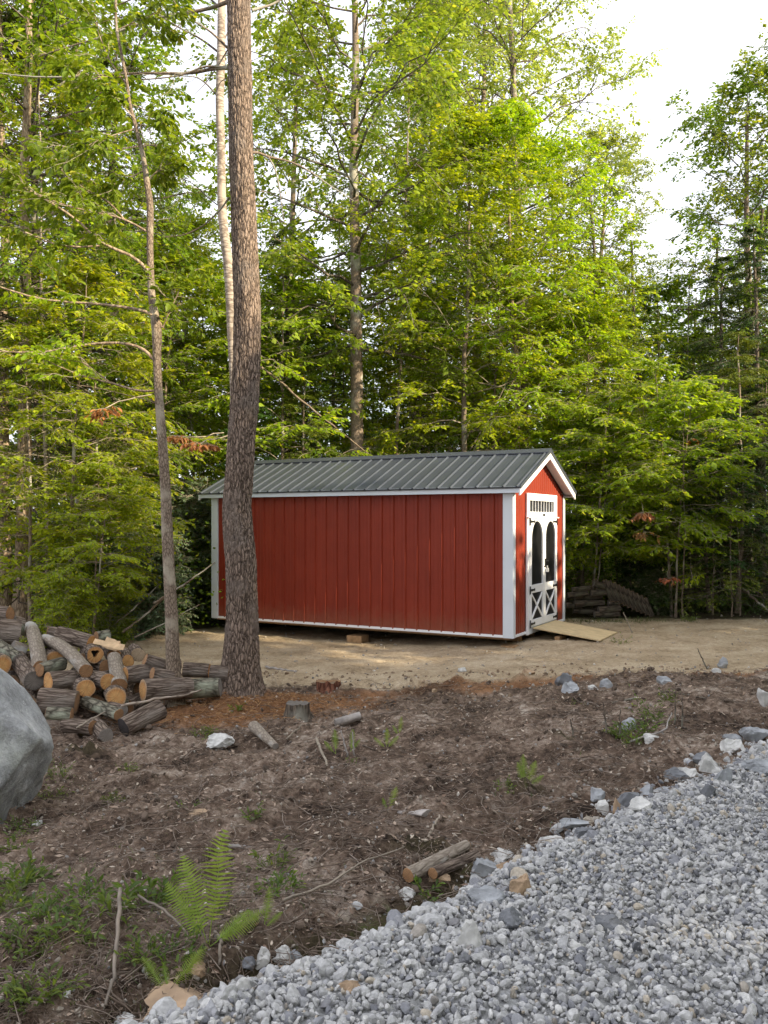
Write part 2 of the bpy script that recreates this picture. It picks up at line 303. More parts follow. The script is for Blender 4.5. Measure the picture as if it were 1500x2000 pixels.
M['needlefall'] = island_mat('needlefall', [(0, (.17, .078, .034)), (.6, (.31, .155, .065)), (.9, (.46, .28, .13))], .9, 30)

# ---------------------------------------------------------------- terrain
EX, EY, TX, TY = -.50, 3.09, .717, .697           # edge of the gravel drive: a point and its direction
def edge_d(x, y):                                  # > 0 on the soil side
    s = (x - EX) * TX + (y - EY) * TY
    return (x - EX) * -TY + (y - EY) * TX + .12 * fbm(s * 1.3, s * 0 + 3, 3) + .05 * np.sin(s * 2.1)
def pad_e(x): return 11.25 - .10 * x + .35 * fbm(x * .7, x * 0 + 9, 3)
MOUNDS = ((.91, 5.45, .17, .07), (-2.86, 8.1, .25, .12), (.19, 4.55, .22, .05), (1.53, 7.07, .15, .05), (-.9, 6.4, .5, .04), (3.0, 8.4, .5, .06))
def gz(x, y, fine=True):
    x = np.asarray(x, float); y = np.asarray(y, float)
    d = edge_d(x, y)
    soil = .24 - .56 * sst(0, 6.2, d)
    z = soil + .10 * fbm(x * .9, y * .9, 3) * sst(0, .6, d)
    p = sst(-.35, .35, y - pad_e(x)); padz = -.16 * sst(3.2, -.5, x) + .012 * fbm(x * 2, y * 2, 3)
    z = z * (1 - p) + padz * p
    z = z - .12 * np.exp(-((d - .17) / .13) ** 2) * sst(5.2, 4.0, y)
    for bx, by, bs, bh in MOUNDS: z = z + bh * np.exp(-(((x - bx) / bs) ** 2 + ((y - by) / (bs * .8)) ** 2)) * (1 + 1.6 * fbm(x * 9, y * 9, 3))      # little washed-out ditch below the gravel
    g = sst(.05, -.22, d); z = z * (1 - g) + (.34 + .02 * fbm(x * 1.5, y * 1.5, 2)) * g
    # mound round the pine roots
    r2 = ((x + 1.75) / .9) ** 2 + ((y - 10.5) / .8) ** 2; z = z + .10 * np.exp(-r2)
    fo = sst(17.5, 22, y + .12 * x * (x < 0)); z = z + fo * (.25 * fbm(x * .3, y * .3, 3) + .03 * np.clip(y - 19, 0, 60))
    if fine:
        k = (1 - p) * (1 - g) * 1.0 + .33 * p
        z = z + k * (.085 * fbm(x * 4, y * 4, 3, .6) + .042 * fbm(x * 15, y * 15, 3, .65) - .05 * np.clip(fbm(x * 2.6 + 40, y * 2.6, 3) - .25, 0, 1))
        ridge = np.abs(fbm(x * 5 + 11, y * 7, 3)); z = z + k * .03 * np.clip(.12 - ridge, 0, 1) / .12 * .6
        z = z + .16 * np.exp(-((y - pad_e(x)) / .2) ** 2) * (np.clip(fbm(x * 3, y * 5 + 7, 4, .65), -.1, 1) + .1) * (1 - g)
    return z
def G(u, v, z=None):
    """point of the ground seen at photo pixel (u, v)"""
    zz = -.1 if z is None else z
    for _ in range(12):
        Y = (HC - zz) * F / (v - V0); X = (u - 750) / F * Y
        if z is not None: break
        zz = .5 * zz + .5 * float(gz(X, Y))
    return Vector((X, Y, zz))
def W(u, v, Y): return Vector(((u - 750) / F * Y, Y, HC - (v - V0) / F * Y))

def build_ground():
    ys = [-80, -30, -12, -5, -2, 0, .8, 1.4, 1.9]
    y = 2.3
    while y < 8: ys.append(y); y *= 1.0042
    while y < 34: ys.append(y); y *= 1.008
    while y < 60: ys.append(y); y *= 1.06
    ys += [80, 130, 220, 400]; ys = np.array(ys)
    xs = np.arange(-.56, .561, .0042); o = np.array([.6, .7, .85, 1.1, 1.5, 2.2, 4, 9, 25])
    xs = np.concatenate([-o[::-1], xs, o])
    Yg, Sg = np.meshgrid(ys, xs, indexing='ij'); Xg = Sg * np.maximum(np.abs(Yg), 2.3)
    Z = gz(Xg, Yg); d = edge_d(Xg, Yg)
    pad = sst(-.25, .2, Yg - pad_e(Xg)) * sst(17.6, 16.8, Yg + .9 * np.clip(-Xg - 3.4, 0, 5) + .3 * fbm(Xg * .6, Yg * .6, 3))
    pad = np.maximum(pad, sst(3.5, 6, Xg) * sst(9.5, 11.5, Yg) * sst(18.3, 17, Yg) * .8)
    nd = np.exp(-(((Xg + 1.75) / 1.25) ** 2 + ((Yg - 10.2) / .75) ** 2)) * 1.3 + .75 * np.exp(-(((Xg + .7) / .7) ** 2 + ((Yg - 10.5) / .5) ** 2))
    fo = sst(16.6, 17.8, Yg + .9 * np.clip(-Xg - 3.4, 0, 5)) + .42 * np.exp(-(((Xg + 1.9) / 1.1) ** 2 + ((Yg - 4.0) / .9) ** 2)) + .75 * np.exp(-((d - .17) / .14) ** 2) * sst(5.4, 4.2, Yg) + sum(.8 * np.exp(-(((Xg - b_[0]) / b_[2]) ** 2 + ((Yg - b_[1]) / b_[2] * 1.3) ** 2)) for b_ in MOUNDS[:4])
    gr = sst(.06, -.06, d)
    A = np.stack([pad * (1 - gr), np.clip(nd + .75 * np.exp(-((Yg - pad_e(Xg) + .12) / .3) ** 2) * (Xg > -1.2) * np.clip(.6 + 1.5 * fbm(Xg * 1.2, Yg * 2, 2), 0, 1), 0, 1), np.clip(fo, 0, 1), gr], -1)
    n, m_ = Yg.shape; idx = np.arange(n * m_).reshape(n, m_)
    f = np.stack([idx[:-1, :-1], idx[:-1, 1:], idx[1:, 1:], idx[1:, :-1]], -1).reshape(-1, 4)
    tag(ob('ground', mesh('ground', np.stack([Xg, Yg, Z], -1), [f], [M['ground']], True, attr=A.reshape(-1, 4))), kind='structure')
build_ground()

# ---------------------------------------------------------------- tubes, branches and leaves
def unit(v): return v / np.maximum(np.linalg.norm(v, axis=-1, keepdims=True), 1e-9)
def tubes(P, Rr, k=5, wob=0, seed=0):
    """P (n,s,3) paths, Rr (n,s) radii -> verts, quads"""
    n, s, _ = P.shape; T = unit(np.gradient(P, axis=1)); md = unit(P[:, -1] - P[:, 0])
    ref = np.where(np.abs(md[:, 2:3]) > .75, np.array([[1., 0, 0]]), np.array([[0, 0, 1.]]))[:, None, :]
    A = unit(np.cross(T, ref)); B = np.cross(T, A); a = np.linspace(0, 2 * np.pi, k, endpoint=False)
    rr = Rr[:, :, None] * np.ones(k)
    if wob: rr = rr * (1 + wob * (rs(seed).random((n, s, k)) - .5))
    V = P[:, :, None, :] + rr[..., None] * (np.cos(a)[None, None, :, None] * A[:, :, None, :] + np.sin(a)[None, None, :, None] * B[:, :, None, :])
    idx = np.arange(n * s * k).reshape(n, s, k)
    f = np.stack([idx[:, :-1], np.roll(idx, -1, 2)[:, :-1], np.roll(idx, -1, 2)[:, 1:], idx[:, 1:]], -1).reshape(-1, 4)
    return V.reshape(-1, 3), f
def join(parts):
    V = []; Fs = []; b = 0
    for v, f in parts:
        V.append(v); Fs.append(f + b); b += len(v)
    return np.concatenate(V), Fs
def sample(P, t):
    """P (n,s,3), t (n,m) in 0..1 -> points, tangents (n,m,3)"""
    n, s, _ = P.shape; q = np.clip(t, 0, .9999) * (s - 1); i = q.astype(int); f = (q - i)[..., None]; r = np.arange(n)[:, None]
    a = P[r, i]; b = P[r, i + 1]; return a + (b - a) * f, unit(b - a)
def grow(P, plen, n, g, t0=.2, t1=1., ang=(.7, .2), ratio=(.5, .15), taper=.5, flat=1., lift=0., droop=.15, segs=5, wig=.04, up=None):
    """children of branch paths P; flat=1 keeps them in a level spray"""
    Np = len(P); t = t0 + (t1 - t0) * (np.arange(n)[None, :] + g.random((Np, n))) / n
    p, T = sample(P, t); sgn = np.where((np.arange(n)[None, :] + g.integers(0, 2, (Np, 1))) % 2, 1., -1.)
    Z = np.array([0, 0, 1.]); S = unit(np.cross(T, Z + 1e-3)); U = np.cross(S, T)
    ph = g.normal(0, 1, (Np, n)) * (1 - flat) * 1.6 + lift
    an = ang[0] + ang[1] * g.normal(0, 1, (Np, n))
    D = np.cos(an)[..., None] * T + np.sin(an)[..., None] * (sgn[..., None] * np.cos(ph)[..., None] * S + np.sin(ph)[..., None] * U)
    ln = plen[:, None] * np.clip(ratio[0] + ratio[1] * g.normal(0, 1, (Np, n)), .15, 2) * (1 - taper * t)
    return path(p.reshape(-1, 3), unit(D).reshape(-1, 3), ln.ravel(), g, droop, segs, wig), ln.ravel()
def path(p, D, ln, g, droop, segs, wig):
    s = np.linspace(0, 1, segs)[None, :, None]; n = len(p)
    w_ = np.cumsum(g.normal(0, wig, (n, segs, 3)), 1); w_[:, 0] = 0
    Q = p[:, None] + D[:, None] * ln[:, None, None] * s + w_ * ln[:, None, None]
    Q[..., 2] -= (droop * ln[:, None] * s[..., 0] ** 2); return Q
def leaves(P, n, size, g, asp=.5, t0=.1, ang=.9, droop=.3, jit=.35, fold=False, svar=.25, tip=True):
    Np = len(P); t = t0 + (1 - t0) * (np.arange(n)[None, :] + g.random((Np, n))) / n
    p, T = sample(P, t); sg = np.where(np.arange(n) % 2, 1., -1.)[None, :, None]
    S = unit(np.cross(T, np.array([0, 0, 1.]) + 1e-3)); c, s_ = math.cos(ang), math.sin(ang)
    D = c * T + s_ * sg * S + g.normal(0, jit, (Np, n, 3)) * .8; D[..., 2] -= droop; D = unit(D)
    U = np.array([0, 0, 1.]) + g.normal(0, jit, (Np, n, 3)); Sd = unit(np.cross(D, U)); Nn = np.cross(Sd, D)
    sz = size * (1 + svar * g.normal(0, 1, (Np, n, 1))); h = sz * asp * .5
    p = p + D * sz * .12
    if not fold:
        m = p + D * sz * .45 - Nn * sz * .05; V = np.stack([p, m + Sd * h, p + D * sz, m - Sd * h], 2).reshape(-1, 3)
        return V, np.arange(len(V)).reshape(-1, 4)
    e = p + D * sz; u_ = Nn * sz * .10
    V = np.stack([p, p + D * sz * .28 + Sd * h * .85 + u_, p + D * sz * .62 + Sd * h + u_ * .8, e - Nn * sz * .12, p + D * sz * .62 - Sd * h + u_ * .8, p + D * sz * .28 - Sd * h * .85 + u_, p + D * sz * .5], 2)
    b = (np.arange(Np * n) * 7)[:, None]; V = V.reshape(-1, 3)
    return V, np.concatenate([b + [0, 6, 2, 1], b + [6, 3, 2, 2], b + [0, 5, 4, 6], b + [6, 4, 3, 3]])[:, :] if False else np.concatenate([b + [0, 6, 2, 1], b + [0, 5, 4, 6]])
def leaves_fold(P, n, size, g, **k):
    """folded leaf of two quads plus tip: as leaves() with a midrib"""
    V, f = leaves(P, n, size, g, fold=True, **k)
    b = (np.arange(len(V) // 7) * 7)[:, None]
    return V, f, np.concatenate([b + [6, 3, 2], b + [6, 4, 3]])

def make_tree(name, seed, H, r0, c0, Rad, nb, mats, shape='round', leaf=.09, asp=.55, nsub=7, ntw=5, nl=9, lean=.03, flat=.7, upang=.6, twl=.45, fold=False, pts=None, droop=.12, fork=False, wob=.02, taper=.75, stems=1, spread=.0, pad=None):
    """one tree (Empty > trunk, branches, crown) standing at the origin"""
    g = rs(seed); root = empty(name)
    if pts is not None: TP = np.array(pts)[None, :, :3]; TR = np.array(pts)[None, :, 3]
    else:
        s = np.linspace(0, 1, 14); TPs = []
        for k in range(stems):
            a = g.random() * 6.28; q = np.stack([np.cumsum(g.normal(0, wob, 14)), np.cumsum(g.normal(0, wob, 14)), s * H * (1 - .12 * k)], -1)
            q[:, :2] -= q[0, :2]; q[:, 0] += (lean + spread * (k > 0)) * H * s ** 1.3 * math.cos(a) ; q[:, 1] += (lean + spread * (k > 0)) * H * s ** 1.3 * math.sin(a); q[:, :2] += (k > 0) * .12 * np.array([math.cos(a), math.sin(a)]); q[0, 2] = -.25; TPs.append(q)
        TP = np.stack(TPs); TR = np.tile(r0 * (1 - taper * s) * (1 + .7 * np.exp(-s * 40)), (stems, 1)) * (1 - .15 * np.arange(stems))[:, None]; TR[:, -1] = .006
    H_ = TP[0, -1, 2]
    tv, tf = tubes(TP, TR, 10, .08, seed); ob('trunk', mesh('trunk', tv, [tf], [mats[0]], True), root)
    # limbs
    n = nb; st = len(TP); hfrac = c0 / H_ + (1 - c0 / H_) * ((np.arange(n)[None, :] + g.random((st, n)) * .9) / n); p, T = sample(TP, hfrac ** 1.0)
    rel = (hfrac - c0 / H_) / (1 - c0 / H_)
    prof = {'round': np.sin(np.pi * np.clip(rel * .85 + .13, 0, 1)) ** .7, 'cone': (1 - rel) ** .8 * .95 + .05, 'tall': .55 + .45 * np.sin(np.pi * rel) - .35 * rel ** 3, 'open': .5 + .7 * rel - .9 * rel ** 4}[shape]
    az = (np.arange(n)[None, :] * 2.4 + g.normal(0, .35, (st, n)) + g.random() * 6); el = (upang * (.15 + .95 * rel) + g.normal(0, .13, (st, n)))
    D = np.stack([np.cos(az) * np.cos(el), np.sin(az) * np.cos(el), np.sin(el)], -1); ln = Rad * prof * (.75 + .45 * g.random((st, n)))
    B1 = path(p.reshape(-1, 3), D.reshape(-1, 3), ln.ravel(), g, droop, 7, .025); l1 = ln.ravel()
    r1 = np.clip(.35 * np.interp(hfrac.ravel(), np.linspace(0, 1, TR.shape[1]), TR[0]), .006, .09)[:, None] * np.linspace(1, .18, 7)[None, :]
    B2, l2 = grow(B1, l1, nsub, g, .22, 1, (.75, .2), (.5, .12), .45, flat, .05, .15, 5, .03)
    B3, l3 = grow(B2, np.full(len(B2), twl), ntw, g, .15, 1, (.7, .25), (1, .25), .35, flat, 0, .2, 4, .04)
    ext = np.concatenate([B3, B2[:, [1, 2, 3, 4]]])
    bt = tubes(B1, r1, 5); b2 = tubes(B2, np.clip(r1[:, 0].repeat(nsub) * .35, .004, .03)[:, None] * np.linspace(1, .3, 5)[None, :], 3)
    parts = [bt, b2]
    if twl > .25: parts.append(tubes(B3, np.full((len(B3), 1), .003) * np.ones((1, 4)), 3))
    v, fs = join(parts); ob('branches', mesh('branches', v, fs, [mats[2] if len(mats) > 2 else mats[0]], False), root)
    if fold:
        v, f4, f3 = leaves_fold(ext, nl, leaf, g, asp=asp, droop=.35); me = mesh('crown', v, [f4, f3], [mats[1]])
    else:
        v, f4 = leaves(ext, nl, leaf, g, asp=asp, droop=.3); me = mesh('crown', v, [f4], [mats[1]])
    ob('crown', me, root)
    return root

def place(proto, x, y, rz, s, label, cat, group=None, leafm=None, barkm=None, z=None, used={}):
    if id(proto) not in used: used[id(proto)] = 1; o = proto
    else: o = copy_tree(proto)
    o.location = (x, y, float(gz(x, y, False)) if z is None else z); o.rotation_euler = (0, 0, rz); o.scale = (s, s, s)
    for ch in o.children:
        if leafm and ch.name.startswith('crown'): ch.material_slots[0].link = 'OBJECT'; ch.material_slots[0].material = leafm
        if barkm and ch.name.startswith('trunk'): ch.material_slots[0].link = 'OBJECT'; ch.material_slots[0].material = barkm
    tag(o, label, cat, group); return o

# ---------------------------------------------------------------- shed
TH = .5; SX, SY = 2.044, 13.536; SL, SW, SB, SH = 6.096, 2.757, .11, 2.32
def build_shed():
    # local frame: x along the long wall away from the gable, y along the gable, z up; origin under the near corner
    root = empty('shed', (SX, SY, 0)); d = Vector((-math.cos(TH), math.sin(TH), 0)); e = Vector((math.sin(TH), math.cos(TH), 0))
    # (d, e, z) is left-handed, so build with x reversed: local +x = -d (towards the ramp)
    root.matrix_world = Matrix(((-d.x, e.x, 0, SX), (-d.y, e.y, 0, SY), (0, 0, 1, 0), (0, 0, 0, 1)))
    tag(root, 'red metal garden shed with white trim and dark ribbed roof on the sandy pad', 'shed')
    L_, Wd, z0, z1 = SL, SW, SB, SB + SH
    apex = HC + 1.239 - .10; zr = HC + 1.239; ez = HC + .457; ov, rb, rx = .193, .248, .144
    sl = (zr - (ez + .115)) / (Wd / 2 + rx)
    wr = apex - .03
    M_ = M
    def rib_wall(name, length, top, z_bot, place_fn, sp=.2286, mat=M_['shed_red']):
        """ribbed sheet: s runs along the wall, top(s) gives its height"""
        xs = [0.0]; hs = [0.0]; s = .09
        while s < length - .03:
            xs += [s - .028, s - .012, s + .012, s + .028]; hs += [0, .026, .026, 0]
            for q in (.075, .152):
                if s + q < length - .04: xs += [s + q - .008, s + q, s + q + .008]; hs += [0, .004, 0]
            s += sp
        xs.append(length); hs.append(0)
        o_ = sorted(zip(xs, hs)); m = MB(); n = len(o_); vs = []
        for a, h in o_: vs.append(place_fn(a, h, z_bot))
        for a, h in o_: vs.append(place_fn(a, h, top(a)))
        for a, h in o_: vs.append(place_fn(a, -.04, z_bot))
        for a, h in o_: vs.append(place_fn(a, -.04, top(a)))
        fs = []
        for i in range(n - 1): fs += [(i, i + 1, n + i + 1, n + i), (2 * n + i, 3 * n + i, 3 * n + i + 1, 2 * n + i + 1), (n + i, n + i + 1, 3 * n + i + 1, 3 * n + i), (i, 2 * n + i, 2 * n + i + 1, i + 1)]
        m.add(vs, fs); return m.build(name, mat, root)
    eave = lambda s: z1 + .02
    gab = lambda s: z1 + .02 + (wr - z1) * (1 - abs(s - Wd / 2) / (Wd / 2))
    rib_wall('wall', L_, eave, z0 + .03, lambda s, h, z: (-s, -h, z))
    rib_wall('wall', L_, eave, z0 + .03, lambda s, h, z: (-s, Wd + h, z))
    # gable with the door opening: left strip, right strip, top piece
    def gpiece(a, b, zb):
        rib = rib_wall('wall', b - a, lambda s: gab(a + s), zb, lambda s, h, z: (h, a + s, z), .2286 / 1.5)
    D0, D1 = .61, 2.235
    # one sheet for the gable: strips joined
    m = MB()
    def strip(m, a, b, zb):
        xs = [(0, 0)]; s = .07
        while s < b - a - .03: xs += [(s - .018, 0), (s - .008, .010), (s + .008, .010), (s + .018, 0)]; s += .11
        xs.append((b - a, 0)); cut = sorted(set([p for p in xs] + ([(Wd / 2 - a, 0)] if a < Wd / 2 < b and not any(abs(p[0] - (Wd / 2 - a)) < .02 for p in xs) else [])))
        n = len(cut); vs = [(h, a + q, zb) for q, h in cut] + [(h, a + q, gab(a + q)) for q, h in cut] + [(-.04, a + q, zb) for q, h in cut] + [(-.04, a + q, gab(a + q)) for q, h in cut]; fs = []
        for i in range(n - 1): fs += [(i, i + 1, n + i + 1, n + i), (2 * n + i, 3 * n + i, 3 * n + i + 1, 2 * n + i + 1), (i, 2 * n + i, 2 * n + i + 1, i + 1)]
        m.add(vs, fs)
    strip(m, 0, D0 + .03, z0 + .03); strip(m, D1 - .03, Wd, z0 + .03); strip(m, D0 + .03, D1 - .03, z0 + 2.30); m.build('gable_wall', M_['shed_red'], root)
    m = MB(); n = 0
    m.add([(-L_, 0, z0), (-L_, Wd, z0), (-L_, Wd, z1), (-L_, Wd / 2, wr), (-L_, 0, z1), (-L_ + .04, 0, z0), (-L_ + .04, Wd, z0), (-L_ + .04, Wd, z1), (-L_ + .04, Wd / 2, wr), (-L_ + .04, 0, z1)],
          [(0, 1, 2, 3, 4), (9, 8, 7, 6, 5)] + [(i, (i + 1) % 5, 5 + (i + 1) % 5, 5 + i) for i in range(5)]); m.build('gable_wall', M_['shed_red'], root)
    MB().box((-L_ + .05, .05, z0 - .03), (-.05, Wd - .05, z0 + .04)).build('floor', M_['timber'], root)
    # corner boards
    for x0, x1, y0, y1, sx, sy in ((-.15, .02, -.03, .0, 0, 0), (-L_ - .02, -L_ + .13, -.03, 0, 0, 0), (-.15, .02, Wd, Wd + .03, 0, 0), (-L_ - .02, -L_ + .13, Wd, Wd + .03, 0, 0)):
        m = MB().box((x0, y0, z0), (x1, y1, z1 - .005))
        xx = (.005, .03) if x1 > 0 else (-L_ - .03, -L_ - .005)
        ya, yb = (-.026, .075) if y0 < 0 else (Wd - .075, Wd + .026)
        m.box((xx[0] if x1 > 0 else xx[0], ya, z0 + .002), (xx[1], yb, z1 - .008)); m.build('corner_trim', M_['white_metal'], root, .004)
    # base trim
    MB().box((-L_ + .13, -.024, z0 + .005), (-.15, -.002, z0 + .045)).build('base_trim', M_['white_paint'], root)
    MB().box((-.002, .075, z0 + .005), (.022, D0, z0 + .045)).build('base_trim', M_['white_paint'], root)
    MB().box((-.002, D1, z0 + .005), (.022, Wd - .075, z0 + .045)).build('base_trim', M_['white_paint'], root)
    # roof: two ribbed slopes
    ymid = Wd / 2; xa, xb = -L_ - rb, ov
    for side in (-1, 1):
        xs = [(xa, 0)]; s = xb - .06
        pts = []
        while s > xa + .05: pts += [(s + .026, 0), (s + .009, .020), (s - .009, .020), (s - .026, 0)]; s -= .2286
        pr = sorted(xs + pts + [(xb, 0)])
        n = len(pr); run = Wd / 2 + rx + .03; nz = math.cos(math.atan(sl)); ny = math.sin(math.atan(sl)) * side; vs = []
        for t in (0, run):
            for x, h in pr: vs.append((x, ymid + side * t + ny * h, zr - .012 - sl * t + nz * h))
        for t in (0, run):
            for x, h in pr: vs.append((x, ymid + side * t - ny * .02, zr - .012 - sl * t - nz * .02))
        fs = []
        for i in range(n - 1): fs += [(i, i + 1, n + i + 1, n + i), (2 * n + i, 3 * n + i, 3 * n + i + 1, 2 * n + i + 1), (n + i, n + i + 1, 3 * n + i + 1, 3 * n + i), (i, 2 * n + i, 2 * n + i + 1, i + 1)]
        fs += [(0, n, 3 * n, 2 * n), (n - 1, 3 * n - 1, 4 * n - 1, 2 * n - 1)]
        m = MB().add(vs, fs); m.build('roof', M_['roof_metal'], root)
        # fascia and soffit
        yo = ymid + side * (Wd / 2 + rx); y_in = ymid + side * (Wd / 2 + .0)
        a, b = sorted((yo, yo - side * .02)); MB().box((xa + .02, a, ez), (xb - .02, b, ez + .105)).build('fascia', M_['white_metal'], root)
        a, b = sorted((yo - side * .022, y_in + side * .03)); MB().box((xa + .03, a, ez + .004), (xb - .03, b, ez + .018)).build('soffit', M_['soffit'], root)
        # rake boards front and back
        for X0, X1 in ((xb - .028, xb - .004), (xa + .004, xa + .028)):
            p = [(ymid, zr - .045), (ymid + side * (Wd / 2 + rx + .012), zr - .045 - sl * (Wd / 2 + rx + .012)), (ymid + side * (Wd / 2 + rx + .012), zr - .150 - sl * (Wd / 2 + rx + .012)), (ymid, zr - .150)]
            MB().prism(p, 0, X0, X1).build('rake_board', M_['white_paint'], root)
        p = [(ymid + side * .002, zr - .09), (ymid + side * (Wd / 2 + rx - .03), zr - .09 - sl * (Wd / 2 + rx - .03)), (ymid + side * (Wd / 2 + rx - .03), zr - .105 - sl * (Wd / 2 + rx - .03)), (ymid + side * .002, zr - .105)]
        MB().prism(p, 0, .012, xb - .03).build('soffit', M_['soffit'], root)
        # dark metal rake edge
        p = [(ymid + side * .0, zr + .012), (ymid + side * (Wd / 2 + rx + .03), zr + .012 - sl * (Wd / 2 + rx + .03)), (ymid + side * (Wd / 2 + rx + .03), zr - .042 - sl * (Wd / 2 + rx + .03)), (ymid, zr - .042)]
        MB().prism(p, 0, xb - .002, xb + .012).build('roof_edge', M_['roof_metal'], root)
    p = [(ymid - .13, zr - sl * .13 + .018), (ymid - .03, zr + .022), (ymid, zr + .034), (ymid + .03, zr + .022), (ymid + .13, zr - sl * .13 + .018), (ymid + .13, zr - sl * .13 + .003), (ymid, zr + .015), (ymid - .13, zr - sl * .13 + .003)]
    MB().prism(p, 0, xa - .005, xb + .015).build('ridge_cap', M_['roof_metal'], root)
    # door surround
    zt = z0 + 2.34; m = MB()
    m.box((.012, D0, z0 - .02), (.045, D0 + .095, zt)); m.box((.012, D1 - .095, z0 + .08), (.045, D1, zt)); m.box((.012, D0 + .095, zt - .10), (.045, D1 - .095, zt))
    m.build('door_frame', M_['white_paint'], root, .004)
    m = MB(); m.box((.004, D0 + .095, z0 + 1.93), (.050, D1 - .095, z0 + 2.01)); m.box((.03, D0 - .02, z0 + 1.925), (.075, D1 + .03, z0 + 1.945)); m.build('door_header', M_['white_paint'], root, .003)
    MB().box((.05, 1.40, z0 + 1.955), (.058, 1.50, z0 + 2.002)).build('name_plate', M_['black_iron'], root, .002)
    # transom window with bars
    tw = MB(); a, b, zb, ztt = D0 + .095, D1 - .095, z0 + 2.01, zt - .10
    for bx in (((.006, a, zb), (.034, a + .025, ztt)), ((.006, b - .05, zb), (.034, b, ztt)), ((.006, a + .025, zb), (.034, b - .05, zb + .02)), ((.006, a + .025, ztt - .02), (.034, b - .05, ztt))): tw.box(*bx)
    win = tw.build('transom_window', M_['white_paint'], root, .002)
    MB().box((-.03, a + .02, zb + .005), (-.02, b - .02, ztt - .005)).build('window_pane', M_['black_panel'], win)
    m = MB()
    for k in range(9):
        y = a + .025 + (b - a - .075) * (k + .5) / 9; m.box((.0, y - .0065, zb + .02), (.018, y + .0065, ztt - .02))
    m.build('window_bars', M_['white_paint'], win)
    # sill under the doors and threshold
    MB().box((-.03, D0 + .095, z0 - .02), (.030, D1 + .0, z0 + .085)).build('threshold', M_['white_metal'], root, .003)
    # two doors
    c = 1.452
    for (a, b, hinge) in ((D0 + .1, c - .004, 0), (c + .004, D1 - .07, 1)):
        za, zb = z0 + .10, z0 + 1.92
        fr = .078; ia, ib = a + fr, b - fr * .85; mid = (ia + ib) / 2; rr = (ib - ia) / 2; zt2 = z0 + 1.872 - rr * 1.0
        # door sheet: frame as one outline with holes cut -> pieces
        m = MB(); X0, X1 = .030, .058
        m.box((X0, a, za), (X1, ia, zb)); m.box((X0, ib, za), (X1, b, zb)); m.box((X0, ia, za), (X1, ib, z0 + .215)); m.box((X0, ia, z0 + .665), (X1, ib, z0 + .80))
        n = 14; arc = [(mid - rr * math.cos(math.pi * i / n), zt2 + rr * 1.0 * math.sin(math.pi * i / n)) for i in range(n + 1)]
        half = n // 2
        m.prism([(ia, zb)] + [(ia, arc[0][1])] + arc[1:half + 1] + [(mid, zb)], 0, X0, X1); m.prism([(mid, zb)] + arc[half:n] + [(ib, arc[n][1]), (ib, zb)], 0, X0, X1)
        door = m.build('door', M_['white_paint'], root, .002)
        MB().prism([(ia - .01, z0 + .79)] + [(mid - (rr + .01) * math.cos(math.pi * i / n), zt2 + (rr + .01) * math.sin(math.pi * i / n)) for i in range(n + 1)] + [(ib + .01, z0 + .79)], 0, .026, .032).build('upper_panel', M_['black_panel'], door)
        # raised inner arch of the dark panel
        r2 = rr - .035; MB().prism([(ia + .035, z0 + .835)] + [(mid - r2 * math.cos(math.pi * i / n), zt2 - .01 + r2 * math.sin(math.pi * i / n)) for i in range(n + 1)] + [(ib - .035, z0 + .835)], 0, .032, .042).build('raised_panel', M_['black_panel'], door, .008)
        MB().box((.026, ia - .01, z0 + .20), (.032, ib + .01, z0 + .68)).build('lower_panel', M_['black_panel'], door)
        MB().box((.032, ia + .03, z0 + .25), (.038, ib - .03, z0 + .63)).build('raised_panel', M_['black_panel'], door, .006)
        m = MB(); t = .016
        for (p, q) in (((ia, z0 + .222), (ib, z0 + .658)), ((ia, z0 + .658), (ib, z0 + .222))):
            dx, dz = q[0] - p[0], q[1] - p[1]; l = math.hypot(dx, dz); nx, nz = -dz / l * t, dx / l * t
            xo = .046 if q[1] > p[1] else .043
            m.prism([(p[0] + nx, p[1] + nz), (q[0] + nx, q[1] + nz), (q[0] - nx, q[1] - nz), (p[0] - nx, p[1] - nz)], 0, .036, xo + .012)
        m.build('cross_brace', M_['white_paint'], door)
        for hz in (z0 + 1.865, z0 + .72, z0 + .155):
            s = 1 if hinge == 0 else -1; y = a - .028 if hinge == 0 else b + .028; m = MB()
            m.prism([(y, hz - .065), (y + s * .035, hz - .065), (y + s * .035, hz - .022), (y + s * .22, hz - .012), (y + s * .24, hz - .024), (y + s * .25, hz), (y + s * .24, hz + .024), (y + s * .22, hz + .012), (y + s * .035, hz + .022), (y + s * .035, hz + .065), (y, hz + .065)], 0, .059, .068)
            m.build('hinge', M_['black_iron'], door)
        if hinge == 1:
            m = MB(); m.box((.059, c + .012, z0 + 1.09), (.075, c + .052, z0 + 1.22)); m.box((.075, c + .022, z0 + 1.165), (.125, c + .042, z0 + 1.19)); m.box((.059, c - .03, z0 + 1.075), (.078, c + .075, z0 + 1.095)); m.build('door_handle', M_['black_iron'], door, .003)
            m = MB(); m.box((.078, c + .018, z0 + .985), (.115, c + .082, z0 + 1.055)); 
            for yy in (c + .028, c + .066): m.box((.092, yy, z0 + 1.055), (.101, yy + .009, z0 + 1.09))
            m.box((.092, c + .028, z0 + 1.088), (.101, c + .075, z0 + 1.098)); m.build('padlock', M_['steel'], door, .003)
    # runners under the floor
    for y in (.62, Wd / 2 - .1, Wd - .65):
        MB().box((-L_ + .1, y, z0 - .13), (-.1, y + .12, z0 - .032)).build('skid', M_['timber'], root, .004)
    return root
shed = build_shed()
d_ = Vector((-math.cos(TH), math.sin(TH), 0)); e_ = Vector((math.sin(TH), math.cos(TH), 0)); S0 = Vector((SX, SY, 0))
def shed_pt(l, w_, z=0): p = S0 + d_ * l + e_ * w_; p.z = z; return p
